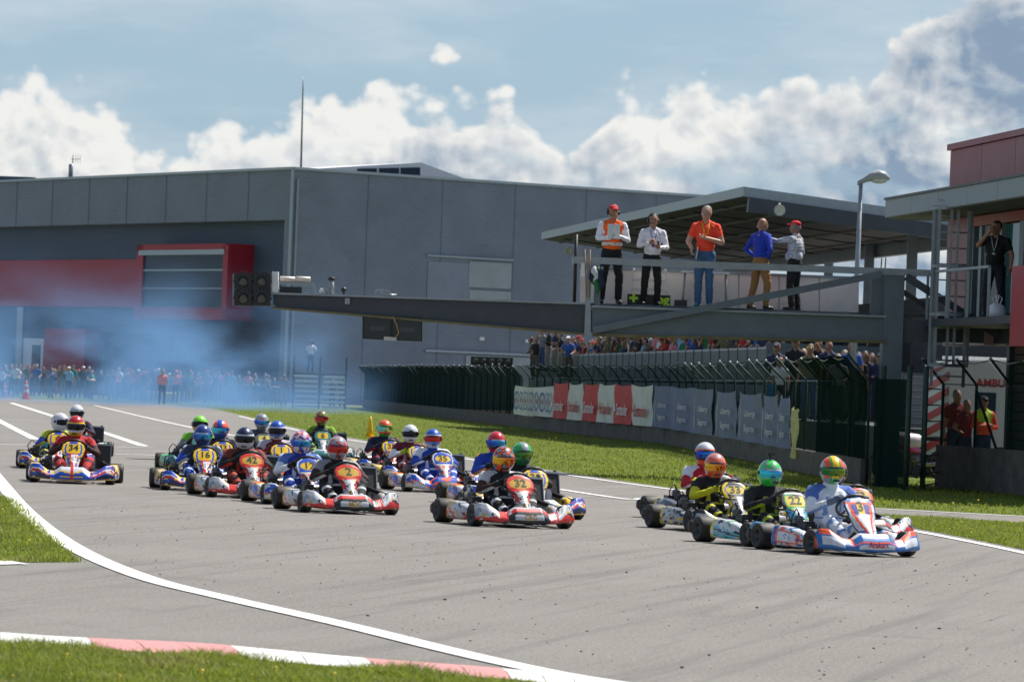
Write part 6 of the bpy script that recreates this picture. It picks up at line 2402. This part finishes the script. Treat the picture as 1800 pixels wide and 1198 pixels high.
# ================================================================== SPECTATORS
VARS = []
down = None
cam_up = {'R': ((-.27, -.10, 1.22), (-.07, -.20, 1.58), (.3, -.3, .9), (.3, .8, 0)), 'L': ((.27, -.10, 1.22), (.07, -.20, 1.58), (-.3, -.3, .9), (-.3, .8, 0))}
railp = {'R': ((-.28, -.10, 1.16), (-.20, -.34, 1.06), (0, -1, -.1), (0, 0, -1)), 'L': ((.28, -.10, 1.16), (.20, -.34, 1.06), (0, -1, -.1), (0, 0, -1))}
fold = {'R': ((-.28, -.04, 1.14), (.06, -.19, 1.19), (1, .1, 0), (0, 1, 0)), 'L': ((.28, -.04, 1.12), (-.06, -.20, 1.16), (-1, .1, 0), (0, 1, 0))}
one_up = {'R': ((-.32, -.10, 1.40), (-.12, -.18, 1.66), (.6, -.2, .5), (.3, .8, 0))}
for hands, hair, sl, lean in ((None, 'short', 'short', 0), (cam_up, 'short', 'short', 0), (railp, 'short', 'short', .12), (railp, 'long', 'long', .12), (fold, 'cap', 'long', 0),
                              (one_up, 'cap', 'short', 0), (cam_up, 'cap', 'long', 0), (None, 'long', 'short', 0), (railp, 'cap', 'short', .16), (fold, 'bald', 'short', 0)):
    VARS.append((standing(hands=hands, hair=hair, sleeves=sl, lean=lean, lod=0, feet=.11).mesh('spectator_body', .034), hair, sl))
SHIRTS = {'black': (28, 28, 32), 'navy': (34, 42, 76), 'white': (214, 214, 214), 'grey': (120, 122, 126), 'red': (176, 36, 44), 'blue': (52, 92, 170), 'green': (52, 120, 84), 'light blue': (130, 176, 210), 'olive': (96, 98, 70), 'pink': (206, 130, 140)}
TROUS = [(34, 40, 60), (60, 76, 106), (90, 84, 70), (30, 30, 34), (120, 116, 104)]
rs = random.Random(5)


def spectator(pos, rz, where, group, scale=None, var=None, colour=None, hairm=None):
    v, hair, sl = VARS[var if var is not None else rs.randrange(len(VARS))]
    cn = colour or rs.choice(['black', 'black', 'black', 'navy', 'navy', 'navy', 'white', 'grey', 'grey', 'red', 'blue', 'green', 'light blue', 'olive', 'olive', 'pink'])
    hw = {'short': 'short hair', 'long': 'long hair', 'cap': 'a cap', 'bald': 'bald head'}[hair]
    tn = rs.randrange(5)
    lab = 'spectator with %s in %s %s-sleeved top and %s trousers %s' % (hw, cn, sl, ['navy', 'blue', 'khaki', 'black', 'beige'][tn], where)
    return person(v, pos, rz, scale or rs.uniform(.86, 1.06), lab, group, shirt=cloth(SHIRTS[cn]), trousers=cloth(TROUS[tn]), skin=rs.choice([SKIN, SKIN_T]),
                  hair=hairm or rs.choice([HAIR_D, HAIR_B, HAIR_G, HAIR_B]), cap=cloth(SHIRTS[rs.choice(['black', 'red', 'white', 'navy'])]))


face_track = math.atan2(sn.y, sn.x) + math.pi / 2 + math.pi     # body front (-Y) turned towards -sn
yawS = math.atan2(-sn.x, sn.y) + math.pi


def front_to(v):
    """rotation so that a body's front (-Y) looks along v"""
    return math.atan2(v.x, -v.y)


fs_ = front_to(-sn + Vector((0, -.8, 0)))
s_ = .5
while s_ < SL - 10:
    p = O_S + sd * s_ + sn * rs.uniform(.32, .5)
    spectator((p.x, p.y, ZD), fs_ + rs.uniform(-.5, .5), 'at the stand barrier', 'spectators along the stand barrier', var=rs.choice([0, 2, 2, 3, 8, 8, 5, 1, 4]))
    s_ += rs.uniform(.55, 1.1)
s_ = .8
while s_ < SL - 6:
    p = O_S + sd * s_ + sn * rs.uniform(3.2, 3.6)
    spectator((p.x, p.y, ZD + .45), fs_ + rs.uniform(-.5, .5), 'on the back step', 'spectators on the back step of the stand')
    s_ += rs.uniform(1.0, 2.2)
# people crowded at the far end, sitting high on the barrier
for px, py, cn, v in ((944, 592, 'black', 0), (955, 578, 'grey', 5), (966, 576, 'black', 4), (978, 578, 'navy', 9), (990, 585, 'black', 2), (1001, 600, 'blue', 8), (938, 606, 'olive', 3)):
    d_ = 178 - (px - 940) * .12
    q = P(px, py, d_)
    spectator((q.x, q.y, max(ZD, q.z - 1.75)), fs_ + rs.uniform(-.6, .6), 'at the stand end', 'spectators at the far end of the stand', var=v, colour=cn, scale=1.0)
# individuals on the lower terrace behind the fence
for px, py, d_, cn, v, hm, lab in (
        (1366, 600, 107, 'navy', 4, HAIR_B, 'man in dark jacket standing behind the auburn haired woman'),
        (1425, 602, 101, 'olive', 0, HAIR_B, 'man in camouflage shirt with yellow sunglasses behind the fence'),
        (1476, 620, 101, 'white', 2, HAIR_G, 'grey haired man in white t-shirt bending behind the fence'),
        (1372, 626, 104, 'white', 7, HAIR_R, 'auburn haired woman in white jacket and sunglasses behind the fence'),
        (1458, 596, 105, 'navy', 9, HAIR_D, 'man in navy shirt standing near the platform column'),
        (1400, 592, 107, 'black', 4, HAIR_D, 'man in black with folded arms behind the camouflage shirt'),
        (1498, 598, 106, 'blue', 0, HAIR_B, 'man in blue shirt under the platform edge'),
        (1440, 594, 108, 'black', 1, HAIR_D, 'photographer in black raising a camera on the terrace')):
    q = P(px, py, d_)
    v_, hair, sl = VARS[v]
    sc = min(1.06, max(.8, (q.z - 1.0) / 1.79))
    o = person(v_, (q.x, q.y, q.z - 1.79 * sc), front_to(Vector((-.4, -1, 0))), sc, lab, None, shirt=cloth(SHIRTS[cn]), trousers=cloth(rs.choice(TROUS)), skin=SKIN_T, hair=hm, cap=cloth((60, 60, 70)))
    if 'sunglasses' in lab:
        b = MB()
        for s in (-1, 1):
            b.ball((s * .034, -.095, 1.672), (.030, .014, .020), 10, 6)
        b.beam((-.03, -.1, 1.675), (.03, -.1, 1.675), .01, .008)
        b.build('sunglasses', M('yellow_lens', C(220, 220, 40), .2) if 'yellow' in lab else BLACK, o)
for k, px in enumerate((1388, 1412, 1436, 1450, 1466, 1484, 1508, 1520, 1534, 1546)):
    q = P(px, 640, 110 + (k % 3) * 1.5)
    spectator((q.x, q.y, 1.0), front_to(Vector((-.4, -1, 0))) + rs.uniform(-.3, .3), 'on the lower terrace', 'spectators on the lower terrace', scale=rs.uniform(.98, 1.1), colour=rs.choice(['black', 'navy', 'olive', 'grey', 'black']))
q = P(1359, 659, 104)
o = person(VARS[5][0], (q.x, q.y, q.z - 1.79 * .66), front_to(Vector((-.4, -1, 0))), .66, 'small boy in blue top and cap behind the fence', None, shirt=cloth((50, 110, 150)), trousers=cloth(TROUS[0]), skin=SKIN, hair=HAIR_B, cap=cloth((50, 50, 56)))
# paddock crowd in front of the hall
HG = 'spectators standing in front of the hall'
x = -14.0
rows = 0
for px in range(-6, 500, 6):
    if rs.random() < .16 + .2 * math.sin(px * .11):
        continue
    d_ = rs.uniform(226, 258)
    q = P(px + rs.uniform(-3, 3), 700, d_)
    spectator((q.x, q.y, 0), rs.uniform(-.7, .9), 'before the grey hall', HG)
for px, py, nm in ((284, 711, 'marshal in orange vest standing among the straw bales'), (308, 709, 'marshal in orange vest with raised arm by the straw bales')):
    q = G(px, py)
    person(VARS[0][0] if px < 290 else VARS[5][0], q, .3, 1.0, nm, None, shirt=M('orange_vest', (.9, .16, .06), .6), trousers=cloth((40, 46, 60)), skin=SKIN, hair=HAIR_B, cap=cloth((240, 90, 40)))
for px, py in ((250, 703), (268, 704), (296, 706), (322, 704)):
    q = G(px, py)
    b = MB(); b.box((-.55, -.3, 0), (.55, .3, .48))
    b.tube([(-.57, 0, .24), (.57, 0, .24)], .30, 12)
    tag(b.build('straw_bale', M('straw', C(190, 170, 100), .9, var=.25, vscale=20, bmp=.6, bscale=60), None, q), 'yellow straw bale lying by the orange vested marshals', 'straw bale', 'straw bales by the marshals')

# camera platform with white rails and the cameraman
q = G(560, 718)
q.z = 0
cp = thing('camera_platform', 'camera platform clad in white planks by the track end', 'platform', q)
sc_ = F_PX / q.y
w2, hgt = 46 / sc_, 62 / sc_
MB().box((-w2, .1, hgt - .1), (w2, 2.0, hgt)).build('deck', STEEL_D, cp)
for k in range(7):
    for a0, a1 in ((-w2, -w2 * .02), (w2 * .04, w2)):
        jag = rs.uniform(0, .15)
        MB().box((a0 + jag, 0, .05 + k * hgt / 7), (a1 - rs.uniform(0, .12), .04, .05 + k * hgt / 7 + .12)).build('plank', WHITE, cp)
for x in (-w2, 0, w2):
    MB().box((x - .05, .045, 0), (x + .05, .12, hgt + .9)).build('post', STEEL_D, cp)
q2 = P(545, 660, q.y + .8)
pc = person(VARS[6][0], (q2.x, q2.y, hgt), .3, 1.0, 'cameraman in white t-shirt filming from the platform', None, shirt=cloth((224, 224, 228)), trousers=cloth((50, 60, 90)), skin=SKIN_T, hair=HAIR_B, cap=cloth((90, 60, 50)))
b = MB(); b.box((-.07, -.38, 1.54), (.07, -.10, 1.70)); b.tube([(0, -.36, 1.62), (0, -.55, 1.62)], .05, 10); b.build('video_camera', BLACK, pc)
for px, cn in ((583, 'black'), (601, 'olive')):
    q3 = G(px, 717)
    spectator((q3.x, q3.y, 0), .4, 'beside the camera platform', None, colour=cn, var=0)

# five-lamp signal on a post before the side wall
q = P(862, 700, 186); q.z = 0
sg = thing('signal_bar', 'black five lamp signal bar on a post before the hall', 'traffic light', q)
zs = P(862, 635, 186).z
MB().box((-.92, -.08, zs - .19), (.92, .08, zs + .19)).build('housing', BLACK, sg)
for k in range(5):
    b = MB(); b.lathe([(.13, .0), (.12, -.05), (0.0, -.07)], 14, 'Y', (-.7 + k * .35, -.085, zs)); b.build('lens', LENS_D, sg)
b = MB(); b.tube([(.85, .1, 0), (.85, .1, zs)], .05, 8); b.build('post', GALV, sg)

# cones
def cone(pos, h, mats, label, grp=None):
    t = thing('traffic_cone', label, 'traffic cone', pos, rs.uniform(0, 1), grp)
    r = h * .19
    b = MB()
    b.lathe([(r, .03), (r * .78, h * .33), (r * .60, h * .55), (r * .42, h * .75), (r * .22, h), (r * .10, h)], 18)
    b.build('cone', mats[0], t)
    MB().box((-r * 1.35, -r * 1.35, 0), (r * 1.35, r * 1.35, .035)).build('base', mats[0], t)
    if len(mats) > 1:
        for a0, a1 in ((.36, .52), (.66, .8)):
            f = lambda u: r * (1 - .82 * u) + .012
            b = MB(); b.lathe([(f(a0), h * a0), (f(a1), h * a1)], 18, caps=False); b.build('band', mats[1], t)


YC = M('yellow_cone_plastic', C(236, 186, 20), .5)
OC = M('orange_cone_plastic', C(230, 60, 40), .5)
cone(G(650, 768), .60, [YC], 'plain yellow traffic cone on the grass')
cone(G(8, 697), .75, [OC, WHITE], 'small orange traffic cone with white bands by the crowd', 'banded cones by the crowd')
cone(G(45, 701), .95, [OC, WHITE], 'taller orange and white banded cone by the crowd', 'banded cones by the crowd')

# ------------------------------------------------------------------ ambulance behind the right fence
AMB_W = M('ambulance_white', C(216, 216, 212), .35, 0, .3, var=.04)
AMB_R = M('ambulance_red', C(196, 40, 40), .4, 0, .3, var=.05)
q = P(1668, 700, 92); q.z = 0
am = thing('ambulance', 'white ambulance with red and white chevron rear and red lettering', 'ambulance', q, R(10))
# local: rear corner at origin, length along +X, width along +Y (away), near side at y = 0
prof = [(0, .45), (0, 2.42), (.12, 2.5), (3.6, 2.5), (4.2, 2.2), (4.9, 1.45), (5.6, 1.25), (5.75, .45)]
vs = [(x, 0, z) for x, z in prof] + [(x, 2.0, z) for x, z in prof]
n = len(prof)
MB().add(vs, [tuple(range(n)), tuple(range(n, 2 * n))[::-1]] + [(i, n + i, n + (i + 1) % n, (i + 1) % n) for i in range(n)]).build('body', AMB_W, am)
for k in range(6):
    z = .46 + k * .33
    MB().add([(-.012, 1.98, z), (-.012, 1.98, z + .17), (-.012, .02, min(2.42, z + .50)), (-.012, .02, min(2.42, z + .33))], [(0, 1, 2, 3)]).build('chevron_stripe', AMB_R, am)
put('lettering', text_mesh('AMBULANCIA', AMB_R, .24, bold=.006), am, (1.35, -.012, 2.05), (R(90), 0, 0))
for x0, x1 in ((.62, 1.05), (1.75, 2.5), (3.5, 4.3)):
    MB().box((x0, -.012, 1.25), (x1, .02, 1.85)).build('window', GLASS, am)
MB().box((.05, -.01, .48), (5.6, .02, .58)).build('bumper_strip', BLACK, am)
MB().box((.3, .3, 2.505), (2.6, 1.7, 2.62)).build('roof_vent', WHITE, am)
MB().box((-.02, .05, .6), (.0, .22, .9)).build('tail_lamp', AMB_R, am)
for x in (1.2, 4.6):
    for y in (.08, 1.92):
        w = MB(); w.lathe([(.2, -.1), (.33, -.1), (.35, -.05), (.35, .05), (.33, .1), (.2, .1)], 20, 'Y', (x, y, .35)); w = w.build('wheel', RUBBER, am)
        b = MB(); b.lathe([(.2, -.09), (.1, -.06), (0.001, -.06)], 16, 'Y', (x, y, .35)); b.build('rim', GALV, w)
# helpers by the ambulance
for px, py, lab, sh, v in ((1683, 682, 'medic in red shirt and jeans beside the ambulance', cloth((120, 30, 36)), 0), (1730, 694, 'medic in yellow and orange high visibility jacket by the ambulance', M('hi_vis_yellow', C(190, 220, 40), .6), 4), (1697, 700, 'medic in dark red top behind the leaning fence brace', cloth((120, 34, 40)), 2)):
    qq = P(px, py, 87)
    o = person(VARS[v][0], (qq.x, qq.y, 0), .3, (qq.z) / 1.79, lab, None, shirt=sh, uparm=(M('hi_vis_orange', C(236, 80, 30), .6) if v == 4 else sh), trousers=cloth((36, 48, 80)), skin=SKIN_T, hair=HAIR_D, cap=cloth((40, 60, 160) if v == 0 else (30, 30, 34)))
    if v == 4:
        b = MB()
        for k in range(20):
            a0, a1 = 2 * math.pi * k / 20, 2 * math.pi * (k + 1) / 20
            b.add([(.20 * math.cos(a), .17 * math.sin(a) - .01, z) for a in (a0, a1) for z in (.98, 1.14)], [(0, 2, 3, 1)], 0, True)
        b.build('orange_band', M('hi_vis_orange', C(236, 80, 30), .6), o)

# corrugated container behind the gate
p, r_ = P(1588, 700, 97), P(1660, 700, 97)
p.z = r_.z = 0
ct = thing('storage_container', 'grey corrugated storage container behind the gate', 'container', p)
b = MB()
prof = []
n = 14
for i in range(n):
    z = .1 + 2.1 * i / n
    prof += [(0, z), (0, z + .07), (-.04, z + .08), (-.04, z + .14)]
L = (r_ - p).length
vs = [(0, y, z) for y, z in prof] + [(L + 1, y, z) for y, z in prof]
k_ = len(prof)
b.add(vs, [(i, k_ + i, k_ + i + 1, i + 1) for i in range(k_ - 1)])
b.build('front_sheet', M('container_grey', C(120, 124, 130), .5, .2), ct)
MB().box((-.02, .0, 0), (L + 1, 2.2, .1)).build('base', STEEL_D, ct)
MB().box((-.02, .02, .101), (L + 1, 2.2, 2.25)).build('shell', M('container_grey_dark', C(84, 88, 94), .5, .2), ct)

# motorcycle by the gate
q = G(1604, 812); q = Vector((P(1604, 800, 88).x, 88, 0))
mc = thing('motorcycle', 'white and pink motorcycle parked behind the fence gate', 'motorcycle', q, R(12))
TYR = RUBBER
for x, nm in ((-.62, 'wheel'), (.62, 'wheel')):
    b = MB()
    b.tube([(x + .27 * math.cos(2 * math.pi * k / 20), 0, .31 + .27 * math.sin(2 * math.pi * k / 20)) for k in range(21)], .045, 8, caps=False)
    w = b.build('wheel', TYR, mc)
    b = MB()
    for k in range(8):
        b.tube([(x, 0, .31), (x + .24 * math.cos(k * .785), 0, .31 + .24 * math.sin(k * .785))], .008, 4)
    b.lathe([(.05, -.04), (.05, .04)], 10, 'Y', (x, 0, .31)); b.build('spokes', GALV, w)
b = MB(); b.box((-.2, -.12, .28), (.22, .12, .55)); b.lathe([(.11, -.15), (.11, .15)], 14, 'Y', (.02, 0, .40)); b.build('engine', ENGINE, mc)
b = MB()
b.rings([[(x, w * math.cos(2 * math.pi * k / 12), z + h * math.sin(2 * math.pi * k / 12)) for k in range(12)] for x, w, h, z in ((-.55, .03, .05, .84), (-.40, .14, .20, .78), (-.15, .19, .22, .74), (.12, .15, .15, .78), (.2, .1, .08, .80))])
b.build('fairing', M('moto_white', C(214, 206, 214), .3, 0, .4), mc)
b = MB()
b.rings([[(x, w * math.cos(2 * math.pi * k / 12), z + h * math.sin(2 * math.pi * k / 12)) for k in range(12)] for x, w, h, z in ((-.42, .15, .05, .70), (-.15, .20, .09, .62), (.15, .16, .06, .58))])
b.build('pink_panel', M('moto_pink', C(200, 60, 130), .3, 0, .4), mc)
b = MB(); b.box((.1, -.12, .80), (.72, .12, .87)); b.build('seat', BLACK, mc)
b = MB(); b.tube([(-.62, .06, .31), (-.42, .06, .9)], .02, 8); b.tube([(-.62, -.06, .31), (-.42, -.06, .9)], .02, 8); b.build('fork', CHROME, mc)
b = MB(); b.tube([(-.40, -.32, 1.0), (-.44, 0, .96), (-.40, .32, 1.0)], .014, 8); b.build('handlebar', BLACK, mc)
b = MB(); b.tube([(0, -.14, .3), (.4, -.16, .32), (.8, -.17, .45)], [.03, .045, .05], 10); b.build('exhaust', ALLOY, mc)


# ------------------------------------------------------------------ tree between the posts
def tree(name, pos, h, r, label, n=900, seed=3):
    rr = random.Random(seed)
    t = thing(name, label, 'tree', pos)
    b = MB()
    b.tube([(0, 0, 0), (.05, 0, h * .3), (0, .05, h * .6), (.05, 0, h * .85)], [.16, .13, .08, .03], 8)
    for k in range(7):
        a = k * 2.4
        z = h * (.35 + .07 * k)
        b.tube([(0, 0, z), (r * .5 * math.cos(a), r * .5 * math.sin(a), z + h * .1), (r * .8 * math.cos(a), r * .8 * math.sin(a), z + h * .18)], [.06, .035, .012], 6)
    b.build('trunk', M('bark', (.09, .065, .045), .9, bmp=.5), t)
    b = MB()
    for k in range(n):
        a, u = rr.uniform(0, 6.283), rr.random()
        cl = (rr.randrange(14)) * 2.4
        cz = h * (.45 + .55 * ((rr.randrange(14)) / 14))
        rad = r * math.sqrt(max(0.05, 1 - ((cz / h - .68) / .36) ** 2)) * (.75 + .25 * math.sin(a * 3 + cz * 2))
        d = rad * u ** .4
        c = Vector((d * math.cos(a), d * math.sin(a), cz + rr.uniform(-.3, .3)))
        s = rr.uniform(.07, .15)
        m_ = Matrix.Rotation(rr.uniform(0, 6), 3, 'Z') @ Matrix.Rotation(rr.uniform(-1, 1), 3, 'X')
        b.add([c + m_ @ Vector(v) for v in ((-s, 0, 0), (0, -s * .5, 0), (s, 0, .02), (0, s * .5, 0))], [(0, 1, 2, 3)])
    b.build('crown', BLADE, t)


q = P(1622, 640, 150); q.z = 0
tree('small_tree', q, 4.6, 1.3, 'small leafy green tree behind the ladder', 1400)

# ------------------------------------------------------------------ exhaust smoke drifting before the hall
def smoke_mat(cx, cy, lx, ly, lz):
    m = bpy.data.materials.new('exhaust_smoke')
    m.use_nodes = True
    n = m.node_tree
    n.nodes.clear()
    o = n.nodes.new('ShaderNodeOutputMaterial')
    v = n.nodes.new('ShaderNodeVolumePrincipled')
    n.links.new(v.outputs[0], o.inputs['Volume'])
    pos = n.nodes.new('ShaderNodeNewGeometry').outputs['Position']
    x, y, z = sep(n, pos)
    a = noise(n, comb(n, x * .20, y * .05, z * .30), 1.0, 4.0, .6)
    hgt_ = z.smooth(lz, 0.0).pow(1.6)
    ex = ((x - cx).abs() / lx).smooth(1.0, .30)
    ey = ((y - cy).abs() / ly).smooth(1.0, .6)
    d = a.smooth(.39, .68) * hgt_ * ex * ey * 0.095 + z.smooth(2.0, 0.0) * ex * ey * 0.014
    n.links.new(d.s, v.inputs['Density'])
    v.inputs['Color'].default_value = (.29, .58, 1.0, 1)
    v.inputs['Anisotropy'].default_value = 0.25
    return m


cx, cy, lx, ly, lz = -21.0, 208.0, 16.5, 22.0, 8.2
b = MB().box((cx - lx, cy - ly, .02), (cx + lx, cy + ly, lz))
tag(b.build('smoke', smoke_mat(cx, cy, lx, ly, lz)), 'blue exhaust smoke drifting over the track end', 'smoke', kind='stuff')
